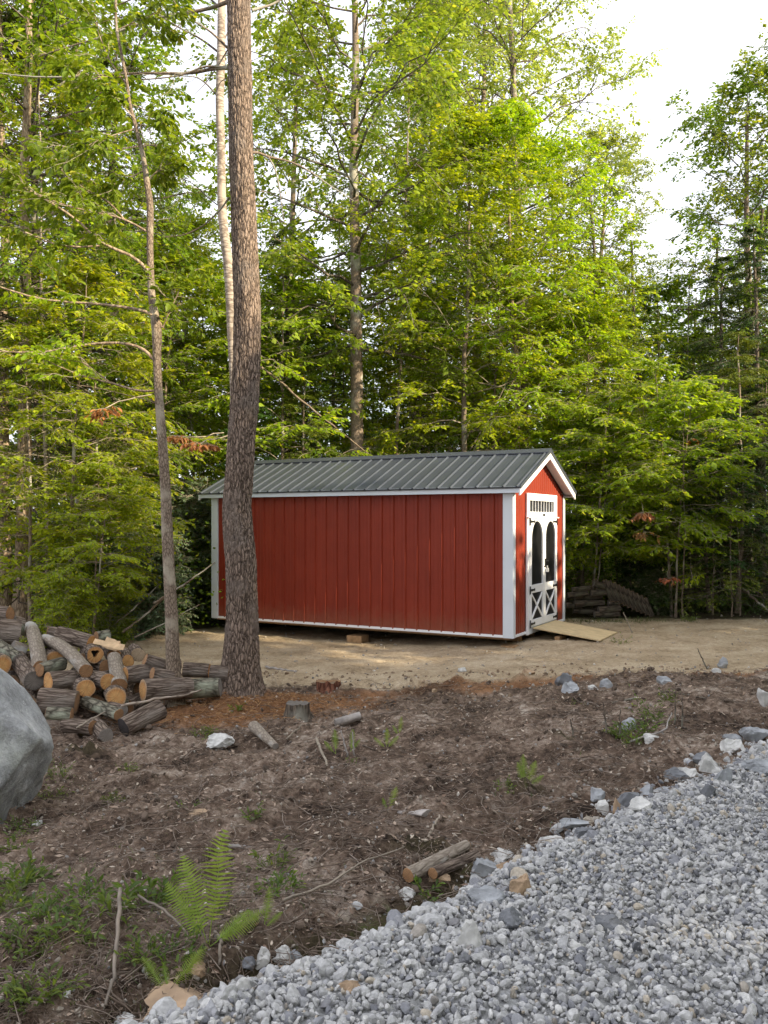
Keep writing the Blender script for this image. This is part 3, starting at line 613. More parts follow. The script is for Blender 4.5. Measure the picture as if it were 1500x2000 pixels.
for l, lab, wd in ((2.95, 'wooden support block under the middle of the long red wall', .30), (.10, 'brown timber block under the near corner of the shed', .22), (5.6, 'timber block under the far end of the long red wall behind the pine trunk', .25)):
    p = shed_pt(l, .16); g0 = float(gz(p.x, p.y)); o = MB().box((-wd / 2, -.13, -.05), (wd / 2, .13, -.02 + max(.04, SB - .13 - g0))).build('support_block', M['timber'], None, .006)
    o.location = (p.x, p.y, g0); o.rotation_euler = (0, 0, -TH); tag(o, lab, 'block', 'blocks under the shed')
# ramp
A = shed_pt(-.055, .86, SB + .085); B = shed_pt(-.055, 2.10, SB + .085); c1 = shed_pt(-1.13, 2.24, .03); c2 = shed_pt(-1.13, 1.06, .03)
th = Vector((0, 0, -.02)); o = MB().add([A, B, c1, c2, A + th, B + th, c1 + th, c2 + th], [(0, 1, 2, 3), (7, 6, 5, 4), (0, 4, 5, 1), (1, 5, 6, 2), (2, 6, 7, 3), (3, 7, 4, 0)]).build('ramp', M['plywood'])
tag(o, 'pale plywood ramp sloping from the shed doorway down to the sand', 'ramp')
blk = MB().box((-.3, -.04, -.03), (.3, .04, .10)).build('support_block', M['timber'], None, .006); q = shed_pt(-.45, 1.2); blk.location = (q.x, q.y, float(gz(q.x, q.y))); blk.rotation_euler = (0, 0, R(90) - TH); blk.scale = (1, 1, .6)
tag(blk, 'short piece of lumber lying beneath the plywood ramp', 'block', 'blocks under the shed')

# ---------------------------------------------------------------- rocks
def ico(n):
    import bmesh
    bm = bmesh.new(); bmesh.ops.create_icosphere(bm, subdivisions=n, radius=1); V = np.array([v.co[:] for v in bm.verts]); Fc = np.array([[v.index for v in f.verts] for f in bm.faces]); bm.free(); return V, Fc
ICO = {k: ico(k) for k in (1, 2, 3, 4, 5)}
def rockV(seed, sub=3, planes=9, scale=(1, .8, .6), rough=.03):
    g = rs(seed); V, Fc = ICO[sub]; V = V.copy()
    for k in range(planes):
        n = unit(g.normal(0, 1, 3)); c = .42 + .38 * g.random(); dd = V @ n; V -= np.clip(dd - c, 0, None)[:, None] * n
    if rough: V *= (1 + rough * (fbm(V[:, 0] * 3 + seed, V[:, 1] * 3 + V[:, 2] * 2.3, 4, .6)) * 4)[:, None]
    return V * np.array(scale), Fc
def rock(u, v, wpx, hpx, mat, label, seed, Y=None, sub=4, group='rocks along the edge of the gravel', name='rock', sink=.25, deep=.9, planes=13):
    p = G(u, v) if Y is None else W(u, v, Y); k = p.y / F; sx, sz = wpx * k / 2, hpx * k / 2; V, Fc = rockV(seed, sub, planes, (sx * 1.2, sx * deep, sz * 1.35), .055)
    o = ob(name, mesh(name, V, [Fc], [mat], False)); o.location = (p.x, p.y + sx * deep * .3, p.z + sz * (1 - sink)); tag(o, label, 'rock', group); return o

# ---------------------------------------------------------------- boulder
def boulder():
    V, Fc = rockV(31, 5, 12, (1, 1, 1), 0)
    g = rs(4); 
    V, Fc = ICO[5]; V = V.copy()
    for n, c in (((.75, -.55, .35), .80), ((.25, -.8, .55), .80), ((.93, -.1, -.35), .80), ((.2, .1, 1), .84), ((.55, -.6, -.6), .74), ((.8, .2, .6), .84), ((-.1, -1, -.05), .80)):
        n = unit(np.array(n)); V -= np.clip(V @ n - c, 0, None)[:, None] * n
    nz = fbm(V[:, 0] * 2.2 + V[:, 2], V[:, 1] * 2.2 + 3 + V[:, 2] * 1.6, 4, .5); n5 = fbm(V[:, 0] * 9 + V[:, 2] * 6, V[:, 1] * 9 + V[:, 2] * 7, 5, .7); V *= (1 + .05 * nz + .028 * n5 - .03 * np.clip(.06 - np.abs(fbm(V[:, 0] * 2 + V[:, 2] * 3 + 9, V[:, 1] * 2 + V[:, 2], 3)), 0, 1) / .06)[:, None]
    V *= np.array([.86, .80, .76])
    m, N, L = newmat('boulder'); tcn = N.new('ShaderNodeTexCoord')
    n1 = node(N, 'ShaderNodeTexNoise', i_Scale=2.5, i_Detail=8.0, i_Roughness=.65); n2 = node(N, 'ShaderNodeTexNoise', i_Scale=26.0, i_Detail=8.0, i_Roughness=.75); n3 = node(N, 'ShaderNodeTexNoise', i_Scale=1.6, i_Detail=5.0)
    for n in (n1, n2, n3): L.new(tcn.outputs['Object'], n.inputs[0])
    a = ramp(N, [(.3, (.24, .245, .24)), (.5, (.35, .355, .35)), (.7, (.47, .475, .465))]); L.new(n1.outputs[0], a.inputs[0])
    sp = ramp(N, [(.58, (0, 0, 0)), (.68, (1, 1, 1))]); L.new(n2.outputs[0], sp.inputs[0]); x = node(N, 'ShaderNodeMix', data_type='RGBA'); x.inputs['B'].default_value = (.60, .60, .58, 1); L.new(sp.outputs[0], x.inputs['Factor']); L.new(a.outputs[0], x.inputs['A'])
    sg = ramp(N, [(.56, (0, 0, 0)), (.70, (.55, .55, .55))]); L.new(n3.outputs[0], sg.inputs[0]); y = node(N, 'ShaderNodeMix', data_type='RGBA'); y.inputs['B'].default_value = (.26, .28, .17, 1); L.new(sg.outputs[0], y.inputs['Factor']); L.new(x.outputs['Result'], y.inputs['A'])
    n6 = node(N, 'ShaderNodeTexNoise', i_Scale=9.0, i_Detail=10.0, i_Roughness=.8); L.new(tcn.outputs['Object'], n6.inputs[0]); h6 = N.new('ShaderNodeHueSaturation'); m6 = node(N, 'ShaderNodeMapRange'); m6.inputs[1].default_value = .35; m6.inputs[2].default_value = .65; m6.inputs[3].default_value = .6; m6.inputs[4].default_value = 1.5; L.new(n6.outputs[0], m6.inputs[0]); L.new(m6.outputs[0], h6.inputs['Value']); L.new(y.outputs['Result'], h6.inputs['Color'])
    p = node(N, 'ShaderNodeBsdfPrincipled', i_Roughness=.9); L.new(h6.outputs[0], p.inputs['Base Color'])
    ad = node(N, 'ShaderNodeMath', operation='MULTIPLY_ADD'); ad.inputs[1].default_value = .3; L.new(n2.outputs[0], ad.inputs[0]); L.new(n1.outputs[0], ad.inputs[2])
    b = node(N, 'ShaderNodeBump', i_Strength=1.0, i_Distance=.06); L.new(ad.outputs[0], b.inputs['Height']); L.new(b.outputs[0], p.inputs['Normal']); o = N.new('ShaderNodeOutputMaterial'); L.new(p.outputs[0], o.inputs[0])
    ob_ = ob('boulder', mesh('boulder', V, [Fc], [m], True)); c = W(-150, 1486, 5.75); ob_.location = c; tag(ob_, 'large pale grey boulder with lichen at the left edge in front of the log pile', 'boulder')
boulder()

# ---------------------------------------------------------------- gravel
def stones(name, pts, size, mat, label, seed, sub=2, flatz=.75, protos=14, kind='stuff', cat=None, hid=None, planes=7):
    g = rs(seed); n = len(pts); PV = [rockV(seed * 50 + k, sub, planes, (1, .62 + .3 * g.random(), flatz * (.6 + .35 * g.random())), .0) for k in range(protos)]
    nv = len(PV[0][0]); Fc = PV[0][1]; base = np.stack([p[0] for p in PV])
    q = unit(g.normal(0, 1, (n, 4))); 
    if flatz < .75: q[:, 1:3] *= .25; q = unit(q)
    w_, x, y, z = q.T
    Rm = np.stack([1 - 2 * (y * y + z * z), 2 * (x * y - w_ * z), 2 * (x * z + w_ * y), 2 * (x * y + w_ * z), 1 - 2 * (x * x + z * z), 2 * (y * z - w_ * x), 2 * (x * z - w_ * y), 2 * (y * z + w_ * x), 1 - 2 * (x * x + y * y)], -1).reshape(n, 3, 3)
    V = np.einsum('nij,nvj->nvi', Rm, base[g.integers(0, protos, n)]) * np.asarray(size)[:, None, None] + pts[:, None, :]
    f = (np.arange(n)[:, None, None] * nv + Fc[None]).reshape(-1, 3)
    return tag(ob(name, mesh(name, V, [f], [mat], False)), label, cat, None, kind)
def scatter(n, seed, u=(-80, 1580), v=(1240, 2080), cond=None, dens=None):
    """random ground points, uniform in the world, inside the view wedge"""
    g = rs(seed); out_ = []
    while sum(map(len, out_)) < n:
        Y = 2.3 * np.exp(g.random(60000) * math.log(18 / 2.3)); keep = g.random(60000) < (Y / 18) ** 0 ; X = (g.random(60000) * 1.06 - .53) * Y
        ok = cond(X, Y) & keep
        if dens is not None: ok &= g.random(60000) < dens(X, Y)
        out_.append(np.stack([X[ok], Y[ok]], -1))
    return np.concatenate(out_)[:n]
def gravel():
    g = rs(5); n = 380000; X = g.random(n) * 8.4 - 1.7; Y = g.random(n) * 8.0 + 1.5; d = edge_d(X, Y)
    ok = (d < .02 + .12 * g.random(n) ** 3) & (X < .60 * Y + .25) & (X > -.58 * Y - .1) & (g.random(n) < np.where(Y < 3.6, .62, np.where(Y < 5.2, .50, .34)))
    X, Y = X[ok], Y[ok]; near = Y < 4.3
    sz = np.clip(.0125 * np.exp(g.normal(0, .40, len(X))), .005, .036) * np.where(Y > 5, 1.15, 1)
    Z = gz(X, Y) + sz * .2 + .014 * g.random(len(X)); P = np.stack([X, Y, Z], -1)
    print('gravel', len(X), near.sum())
    # near and far stones use different amounts of detail but are one sheet of gravel
    objs = []
    objs.append(stones('gravel', P[near], sz[near], M['gravel'], 'crushed light and dark grey stone of the driveway', 11, 2, .8))
    objs.append(stones('gravel', P[~near], sz[~near], M['gravel'], 'crushed grey stone of the driveway farther along', 12, 1, .8))
gravel()
gE = rs(19); n = 1500; t_ = gE.random(n) * 6.5 - .6; dd_ = gE.normal(-.05, .13, n); xE = EX + TX * t_ - TY * dd_; yE = EY + TY * t_ + TX * dd_; sE = np.clip(.022 * np.exp(gE.normal(0, .45, n)), .012, .055)
stones('gravel_edge_stones', np.stack([xE, yE, gz(xE, yE) + sE * .15], -1), sE, M['gravel'], 'coarse broken stones spilled along the rim of the gravel', 41, 2, .75)
P8 = scatter(2600, 26, cond=lambda X, Y: (edge_d(X, Y) > .08) & (Y < pad_e(X) + .1)); s8 = .008 + .028 * gE.random(len(P8)) ** 3 * (.5 + P8[:, 1] / 9)
stones('clods', np.column_stack([P8, gz(P8[:, 0], P8[:, 1]) + s8 * .1]), s8, plain('clod_dark', (.10, .072, .052), .97, 0, 6, .5), 'lumps of churned brown earth all over the clearing', 42, 2, .8)
# stray gravel and crumbs over the soil
P2 = scatter(9000, 21, cond=lambda X, Y: (edge_d(X, Y) > .02), dens=lambda X, Y: np.clip(.25 + 1.0 * np.exp(-edge_d(X, Y) * 3) + .6 * np.exp(-((Y - pad_e(X)) / .5) ** 2), 0, 1))
g_ = rs(3); s2 = .004 + .010 * g_.random(len(P2)) ** 3 * (1 + P2[:, 1] / 8); stones('pebbles', np.column_stack([P2, gz(P2[:, 0], P2[:, 1]) + s2 * .2]), s2, M['pebble'], 'small stray stones and crumbs of soil scattered over the bare earth', 13, 1, .8)
P3 = scatter(900, 22, cond=lambda X, Y: (np.abs(Y - pad_e(X)) < .8) & (edge_d(X, Y) > 1)); s3 = .012 + .03 * g_.random(len(P3)) ** 2
stones('clods', np.column_stack([P3, gz(P3[:, 0], P3[:, 1]) + s3 * .1]), s3, plain('clod', (.22, .155, .10), .95, 0, 6, .4), 'crumbled clods of earth along the bank below the sandy pad', 14, 2, .8)
def flakes(name, P, size, mat, label, seed, asp=.4, kind='stuff', tilt=.35, lift=.006):
    g = rs(seed); n = len(P); a = g.random(n) * 6.28; D = np.stack([np.cos(a), np.sin(a), g.normal(0, tilt, n)], -1); D = unit(D); U = np.array([0, 0, 1.]) + g.normal(0, tilt, (n, 3)); S = unit(np.cross(D, U))
    Nn = np.cross(S, D); c = np.column_stack([P, gz(P[:, 0], P[:, 1]) + lift]); D = D * size[:, None]; S = S * size[:, None] * asp; h = Nn * size[:, None] * .12
    V = np.stack([c - D, c + S, c + D, c - S, c - D - h, c + S - h, c + D - h, c - S - h], 1).reshape(-1, 3); b = np.arange(n)[:, None] * 8
    return tag(ob(name, mesh(name, V, [np.concatenate([b + [0, 3, 2, 1], b + [4, 5, 6, 7], b + [0, 1, 5, 4], b + [1, 2, 6, 5], b + [2, 3, 7, 6], b + [3, 0, 4, 7]])], [mat])), label, None, None, kind)
P4 = scatter(17000, 23, cond=lambda X, Y: (edge_d(X, Y) > .05) & (Y < pad_e(X) + .2)); flakes('wood_chips', P4, .006 + .018 * g_.random(len(P4)) ** 2.5 * (.5 + P4[:, 1] / 8), M['chips'], 'wood chips and bark flakes strewn over the bare soil', 15)
def twigs(name, P, ln, rad, mat, label, seed, kind='stuff', curl=.12, lift=.01):
    g = rs(seed); n = len(P); a = g.random(n) * 6.28; D = np.stack([np.cos(a), np.sin(a), g.normal(0, .03, n)], -1); S = 7; Q = path(np.column_stack([P, np.zeros(n)]), D, ln, g, 0, S, curl * .5)
    z = gz(Q[..., 0], Q[..., 1]); z = .5 * z + .5 * z.mean(1, keepdims=True); Q[..., 2] = z + lift * (1 + g.random((n, 1))) + np.abs(np.cumsum(g.normal(0, .006, (n, S)), 1))
    v, f = tubes(Q, rad[:, None] * np.linspace(1, .4, S)[None], 4); return tag(ob(name, mesh(name, v, [f], [mat], True)), label, None, None, kind)
P5 = scatter(6500, 24, cond=lambda X, Y: (edge_d(X, Y) > .03) & (Y < pad_e(X) + .1)); gg = g_.random(len(P5)); twigs('twig_litter', P5, .05 + .32 * gg ** 2, .0010 + .0024 * gg ** 3 * (.6 + P5[:, 1] / 10), M['litter'], 'dry twigs and rootlets littering the brown soil', 16)
P6 = scatter(380, 25, cond=lambda X, Y: (edge_d(X, Y) > .04) & (edge_d(X, Y) < 1.2) & (Y < 6)); gg = g_.random(len(P6)); twigs('root_tangle', P6, .08 + .35 * gg, .0008 + .0014 * gg, M['litter'], 'thin torn roots tangled in the dark earth beside the gravel', 17, curl=.3)
P7 = np.column_stack([-1.75 + g_.normal(0, .75, 4200), 10.15 + g_.normal(0, .42, 4200)]); P7 = P7[P7[:, 1] < 10.95]
flakes('pine_needles', P7, .02 + .03 * g_.random(len(P7)), M['needlefall'], 'rusty fallen pine needles round the foot of the pine', 18, .06)

# ---------------------------------------------------------------- logs
def make_log(A, B, r, mat, endmat, label, seed, group='cut logs heaped beside the boulder', bend=.0, oval=1., facesd=(None, None), r2=None, hollow=False, name='log'):
    A, B = Vector(A), Vector(B); Ln = (B - A).length; g = rs(seed); k, s = 30, 16; r2 = r2 or r
    x = np.linspace(-Ln / 2, Ln / 2, s); a = np.linspace(0, 2 * np.pi, k, endpoint=False); ph = g.random(8) * 6.28
    prof = 1 + .05 * np.sin(2 * a + ph[0]) + .035 * np.sin(3 * a + ph[1]) + .02 * np.sin(5 * a + ph[2])
    rr = (r + (r2 - r) * np.linspace(0, 1, s))[:, None] * prof[None, :] * (1 + .05 * fbm(x[:, None] * 4 + seed, np.cos(a)[None, :] * 3 + 5, 3) + .045 * fbm(x[:, None] * 3 + seed, a[None, :] * 9, 2) * np.where((x > -Ln / 2 + .01) & (x < Ln / 2 - .01), 1, .3)[:, None])
    by = bend * Ln * (1 - (2 * x / Ln) ** 2); Y = rr * np.cos(a)[None, :]; Z = rr * np.sin(a)[None, :] * oval + by[:, None]
    V = np.stack([np.repeat(x[:, None], k, 1), Y, Z], -1).reshape(-1, 3); idx = np.arange(s * k).reshape(s, k)
    f = np.stack([idx[:-1], np.roll(idx, -1, 1)[:-1], np.roll(idx, -1, 1)[1:], idx[1:]], -1).reshape(-1, 4)
    o = ob(name, mesh(name, V, [f], [mat], True)); D = (B - A).normalized()
    o.matrix_world = Matrix.Translation((A + B) / 2) @ D.to_track_quat('X', 'Z').to_matrix().to_4x4()
    tag(o, label, 'log', group)
    for j, (i0, sg) in enumerate(((0, -1), (s - 1, 1))):
        em = facesd[j] or endmat; ring = V.reshape(s, k, 3)[i0] * np.array([1, .985, .985]); cen = ring.mean(0)
        if hollow and j == 0:
            hr = np.array([cen + (p - cen) * (.42 + .1 * math.sin(3 * q)) + [0, 0, r * .2] for q, p in zip(a, ring)]); deep_ = hr + [-.1 * sg, 0, 0]
            VV = np.concatenate([ring, hr, deep_]); i = np.arange(k); jn = (i + 1) % k
            fs = [np.stack([i, jn, k + jn, k + i], -1), np.stack([k + i, k + jn, 2 * k + jn, 2 * k + i], -1)]
            me = mesh('cut_face', VV, fs, [em])
            h = ob('hollow', mesh('hollow', np.concatenate([deep_, [deep_.mean(0)]]), [np.stack([i, jn, np.full(k, k)], -1)], [M['dark_inside']]), o)
        else:
            mid = cen + (ring - cen) * .93 + [sg * .004, 0, 0]; VV = np.concatenate([ring, mid, [cen + [sg * .005, 0, 0]]]); i = np.arange(k); jn = (i + 1) % k
            me = mesh('cut_face', VV, [np.stack([i, jn, k + jn, k + i], -1), np.stack([k + i, k + jn, np.full(k, 2 * k)], -1)], [em])
        ob('cut_face', me, o)
    return o
def YP(v): return 8.95 + (1436 - v) * .0108
CO, CB, CG, CD = 'cut_orange', 'cut_brown', 'cut_grey', 'cut_dark'; BL, BP, BM = 'bark_log', 'bark_log_pale', 'bark_log_moss'
# (u,v,dY) near end, (u,v,dY) far end, diameter px, bark, face, face2, label
LOGS = [
 ((20,1199,0),(-40,1196,.1),27,BL,CB,CB,'short brown log lying highest on the pile at the left edge of the photo'),
 ((-8,1231,-.1),(36,1236,.1),44,BL,CO,CB,'thick furrowed log at the left edge just below the topmost log'),
 ((24,1213,.3),(44,1218,.5),24,BL,CG,CG,'small stubby grey log behind the thick furrowed log at the left edge'),
 ((30,1226,.2),(52,1232,.4),22,BM,CG,CG,'stubby log between the thick furrowed log and the tall pale leaning log'),
 ((79,1306,-.1),(60,1226,.35),31,BP,CB,CG,'pale flaking log leaning upright with its dark cap end raised above the pile'),
 ((77,1309,-.25),(122,1296,-.05),25,BM,CB,CG,'lichen covered log whose brown round end sits above the big orange ended log'),
 ((168,1311,-.3),(88,1250,.15),28,BP,CB,CB,'long pale log with a whitish patch slanting down across the pile'),
 ((178,1256,.15),(115,1239,.15),29,BL,CO,CB,'grey furrowed log lying level along the top of the pile behind the long pale log'),
 ((92,1234,.4),(118,1237,.5),21,BL,CB,CB,'short log behind the upper end of the long pale log'),
 ((186,1279,.0),(172,1272,.45),32,BL,CO,CB,'log with a broken hollow orange ring for an end under the level grey log'),
 ((94,1331,-.25),(144,1326,-.05),35,BL,CO,CB,'big log with a bright orange cup shaped end just above the boulder'),
 ((168,1345,-.15),(150,1333,.35),36,BL,CO,CB,'log showing a pale orange oval end beneath the long pale log'),
 ((211,1332,-.12),(172,1322,.1),34,BL,CO,CB,'log with its orange oval end turned right beside the pale oval end'),
 ((227,1362,-.08),(222,1352,.42),39,BL,CO,CB,'log showing a full round yellow orange end low in the middle of the pile'),
 ((78,1366,-.2),(150,1372,-.1),46,BL,CB,CB,'wide weathered log lying level just right of the boulder'),
 ((92,1393,-.2),(140,1396,-.15),24,BM,CB,CB,'low log with a reddish end under the wide weathered log'),
 ((182,1421,.0),(126,1416,.05),30,BL,CB,CB,'furrowed log lying on the mud at the bottom left of the pile'),
 ((208,1437,-.05),(184,1414,.2),28,BL,CG,CG,'small log with a round grey end pointing at the viewer, lowest on the pile'),
 ((165,1371,.05),(232,1396,-.1),23,BM,CB,CB,'dark mossy log slanting below the pale oval end'),
 ((241,1421,-.05),(314,1385,.2),37,BL,CD,CO,'furrowed log with black near end and orange far end, right front of pile'),
 ((279,1348,.0),(372,1343,.35),42,BL,CO,CB,'large log with a big round yellow brown end running right behind the slim tree'),
 ((244,1319,.0),(290,1314,.15),32,BL,CO,CB,'log with a black hole in its orange end, near the middle of the pile'),
 ((297,1316,.25),(338,1322,.4),25,BL,CB,CB,'log lying in line behind the holed log, left of the slim tree'),
 ((223,1286,.1),(233,1340,.0),28,BP,CB,CB,'log standing on end with a pale rimmed top between other logs'),
 ((223,1283,.55),(205,1256,.8),31,BL,CO,CB,'log with a brown orange end behind the standing log'),
 ((250,1291,.35),(244,1278,.8),23,BL,CO,CB,'small log with a bright orange end right of the standing log'),
 ((270,1279,.6),(262,1268,1.0),26,BL,'cut_pale',CB,'log with a pale star cracked end at the back right of the pile'),
 ((318,1299,1.0),(352,1297,1.1),21,BL,CO,CB,'log just left of the slim tree at the very back of the pile'),
 ((359,1308,.95),(409,1311,.95),29,BL,CO,CO,'dark furrowed log between the slim tree and the pine'),
 ((411,1313,.85),(448,1316,.85),29,BL,CO,CB,'log tucked against the left side of the pine trunk'),
 ((352,1347,.5),(430,1342,.5),40,BM,CG,CG,'big grey weathered log lying behind the slim tree and left of the pine roots'),
 ((283,1289,.5),(318,1301,.6),24,BL,CB,CB,'dark log in the gap between star cracked end and slim tree'),
 ((-6,1258,.1),(36,1287,.0),22,BM,CG,CG,'mossy log slanting down at the left edge of the photo'),
 ((24,1262,.1),(48,1272,.3),24,BP,CG,CG,'stubby stone like log left of the leaning pale log'),
 ((66,1330,.0),(36,1288,.25),39,BL,CG,CG,'thick smooth reddish brown log just behind the top of the boulder'),
 ((4,1299,-.1),(-30,1290,.2),38,BL,CO,CB,'log with a split orange end at the left edge right above the boulder'),
 ((108,1288,.05),(96,1278,.45),34,BL,CO,CB,'log with a faded orange end behind the lichen covered log'),
 ((188,1243,.4),(212,1240,.5),19,BM,CB,CG,'dark stub beyond the grey level log at the top of the pile'),
 ((240,1388,-.05),(214,1380,.1),22,BL,CG,CG,'small grey log half hidden behind the black ended log'),
 ((205,1384,.1),(240,1372,.4),24,BM,CG,CG,'shaded log beneath the round yellow orange end'),
 ((205,1303,.3),(180,1300,.5),26,BL,CB,CB,'dark log filling the gap left of the standing log'),
]
M['cut_pale'] = wood_end('cut_pale', (.44, .32, .20), (.50, .38, .25), (.30, .19, .11))
for i, (a, b, dpx, bm_, f1, f2, lab) in enumerate(LOGS):
    Ya, Yb = YP(a[1]) + a[2], YP(b[1]) + b[2]
    if a[0] > 275: Ya = 9.9 + a[2]; Yb = 9.9 + b[2]
    if i in (19,): Ya, Yb = 9.1, 9.45
    make_log(W(a[0], a[1], Ya), W(b[0], b[1], Yb), dpx / 2 * Ya / F, M[bm_], M[f1], lab, 100 + i, facesd=(M[f1], M[f2]), bend=.05 if i in (4, 6) else .01, hollow=i in (9,), r2=dpx / 2 * Ya / F * (1.08 if i % 2 else .94))
# hidden logs that hold the pile up
gh = rs(77)
HID = [(x, y, z) for x in np.arange(-4.7, -2.8, .42) for (y, z) in ((10.3, -.02), (10.65, .15), (11.0, .30)) if z < .30 or x < -3.7]
for i, (x, y, z) in enumerate(HID):
    a = gh.normal(0, .25); c = Vector((x, y + gh.normal(0, .05), float(gz(x, y)) + .13 + max(z, 0))); dd = Vector((math.sin(a), math.cos(a), 0)) * .24
    make_log(c - dd, c + dd, .105 + .02 * gh.random(), M[BL], M[CB], 'dark log buried deep in the heap with only glimpses showing', 300 + i)
# split firewood
def split(A, B, wd, ht, label, seed):
    A, B = Vector(A), Vector(B); Ln = (B - A).length; g = rs(seed); m = MB()
    sec = [(-wd / 2, -ht / 2), (wd / 2, -ht * .4), (wd * .1, ht / 2)]; S = 6; vs = []; 
    for i in range(S):
        t = i / (S - 1)
        for (y, z) in sec: vs.append((-Ln / 2 + Ln * t, y + g.normal(0, .004), z + g.normal(0, .004)))
    fs = [(2, 1, 0), (3 * S - 3, 3 * S - 2, 3 * S - 1)] + [(3 * i + j, 3 * i + (j + 1) % 3, 3 * i + 3 + (j + 1) % 3, 3 * i + 3 + j) for i in range(S - 1) for j in range(3)]
    o = m.add(vs, fs).build('firewood', M['fresh_wood'], None, .003); o.matrix_world = Matrix.Translation((A + B) / 2) @ (B - A).normalized().to_track_quat('X', 'Z').to_matrix().to_4x4(); tag(o, label, 'firewood', 'split pieces of firewood'); return o
M['fresh_wood'] = plain('fresh_wood', (.60, .42, .24), .8, 0, 14, .2, .2)
split(W(184, 1252, 10.9), W(243, 1264, 10.85), .075, .06, 'long pale split board of firewood on top of the pile', 1)
split(W(206, 1253, 11.2), W(233, 1262, 11.0), .10, .13, 'short pale wedge of firewood standing behind the split board', 2)
M['root'] = plain('root', (.20, .165, .13), .9, 0, 12, .4, .4)
M['old_wood'] = plain('old_wood', (.30, .27, .245), .9, 0, 10, .4, .4)
def stick(name, pts, r, mat, label, cat='branch', group=None, k=7, r1=None):
    P = np.array([list(p) for p in pts]); s = np.linspace(0, 1, 16); t = np.linspace(0, 1, len(P)); Q = np.stack([np.interp(s, t, P[:, i]) for i in range(3)], -1); g = rs(len(label)); Q[1:-1] += g.normal(0, r * .3, (14, 3))
    c = Q.mean(0); v, f = tubes((Q - c)[None], np.linspace(r, r1 or r * .5, 16)[None], k, .2, 3); b = len(v) - k
    o = ob(name, mesh(name, v, [f, np.arange(k)[None, ::-1], (b + np.arange(k))[None]], [mat], True), None, c); tag(o, label, cat, group); return o
stick('fallen_branch', [W(238, 1379, 9.0), W(300, 1366, 9.3), W(360, 1358, 9.6), W(394, 1347, 9.9)], .016, M['bark_birch'], 'thin pale birch branch lying across the logs to the slim tree')
stick('fallen_branch', [W(150, 1422, 9.0), W(180, 1404, 8.95), W(206, 1390, 8.9)], .013, M['bark_twig'], 'short broken stick jutting over the low furrowed log')
# the low log by the gravel, two pieces
p1, p2 = G(797, 1722), G(912, 1664); up = Vector((0, 0, .03))
make_log(p1 + up, p2 + up, .034, M['bark_log_pale'], M['cut_brown'], 'pale barkless log lying in the dark earth at the edge of the gravel', 501, 'short logs lying at the edge of the gravel', facesd=(M['cut_brown'], M['cut_orange']), r2=.026)
p1, p2 = G(845, 1716), G(930, 1680); make_log(p1 + Vector((0, -.02, .035)), p2 + Vector((0, -.02, .035)), .028, M['bark_log'], M['cut_brown'], 'thinner dark log tight against the right side of the pale barkless log', 502, 'short logs lying at the edge of the gravel')
p1, p2 = G(655, 1418), G(703, 1406); make_log(p1 + Vector((0, 0, .03)), p2 + Vector((0, 0, .05)), .045, M['old_wood'], M['cut_grey'], 'short dark charred looking log on the bare soil right of the stump', 503, None)
p1, p2 = G(495, 1430), G(538, 1462); make_log(p1 + Vector((0, 0, .06)), p2 + Vector((0, 0, .02)), .055, M['bark_log_pale'], M['cut_grey'], 'silvery weathered chunk of wood on the soil in front of the pine', 504, None, r2=.03)
p1, p2 = G(765, 1582), G(835, 1588); o = make_log(p1, p2, .05, M['old_wood'], M['cut_grey'], 'flat grey slab of wood lying on the soil right of centre', 505, None, oval=.35)
stick('fallen_branch', [G(445, 1660) + Vector((0, 0, .02)), G(500, 1664) + Vector((0, 0, .02))], .012, M['old_wood'], 'smooth short grey stick on the ground right of the tall fern')
stick('fallen_branch', [G(618, 1464) + Vector((0, 0, .10)), G(650, 1524) + Vector((0, 0, .01))], .014, M['bark_twig'], 'straight brown stick leaning on the soil in the middle of the clearing')
stick('fallen_branch', [G(235, 1790) + Vector((0, 0, .12)), G(228, 1870) + Vector((0, 0, .05)), G(222, 1930) + Vector((0, 0, .04)), G(206, 1975) + Vector((0, 0, .02))], .009, M['root'], 'bent pale root running down the bottom left foreground', r1=.006)
stick('fallen_branch', [G(270, 1775) + Vector((0, 0, .06)), G(320, 1800) + Vector((0, 0, .05)), G(365, 1840) + Vector((0, 0, .04)), G(378, 1900) + Vector((0, 0, .02))], .006, M['root'], 'thin curved root below the tall fern in the bottom left foreground', r1=.004)
stick('fallen_branch', [G(420, 1830) + Vector((0, 0, .02)), G(432, 1860) + Vector((0, 0, .05)), G(428, 1890) + Vector((0, 0, .01))], .009, M['root'], 'short stub of root beside the base of the tall fern', r1=.006)
stick('fallen_branch', [G(1196, 1380) + Vector((0, 0, .03)), G(1300, 1355) + Vector((0, 0, .03)), G(1378, 1366) + Vector((0, 0, .02))], .014, M['bark_dark'], 'dark crooked branch on the soil at the right near the sand')
stick('fallen_branch', [G(1230, 1455) + Vector((0, 0, .03)), G(1300, 1440) + Vector((0, 0, .05)), G(1312, 1412) + Vector((0, 0, .09))], .010, M['old_wood'], 'grey forked stick behind the leafy sprig on the right')
stick('fallen_branch', [G(555, 1780) + Vector((0, 0, .05)), G(640, 1745) + Vector((0, 0, .04)), G(700, 1700) + Vector((0, 0, .03)), G(790, 1665) + Vector((0, 0, .03))], .007, M['bark_twig'], 'long thin root stretched along the earth cut left of the pale log', r1=.003)
stick('fallen_branch', [G(830, 1648) + Vector((0, 0, .02)), G(858, 1618) + Vector((0, 0, .10))], .010, M['bark_twig'], 'short stick poking up from the dirt mound above the pale log')
stick('fallen_branch', [G(520, 1305) + Vector((0, 0, .02)), G(578, 1315) + Vector((0, 0, .02))], .02, M['old_wood'], 'grey stick lying on the sand right of the pine')
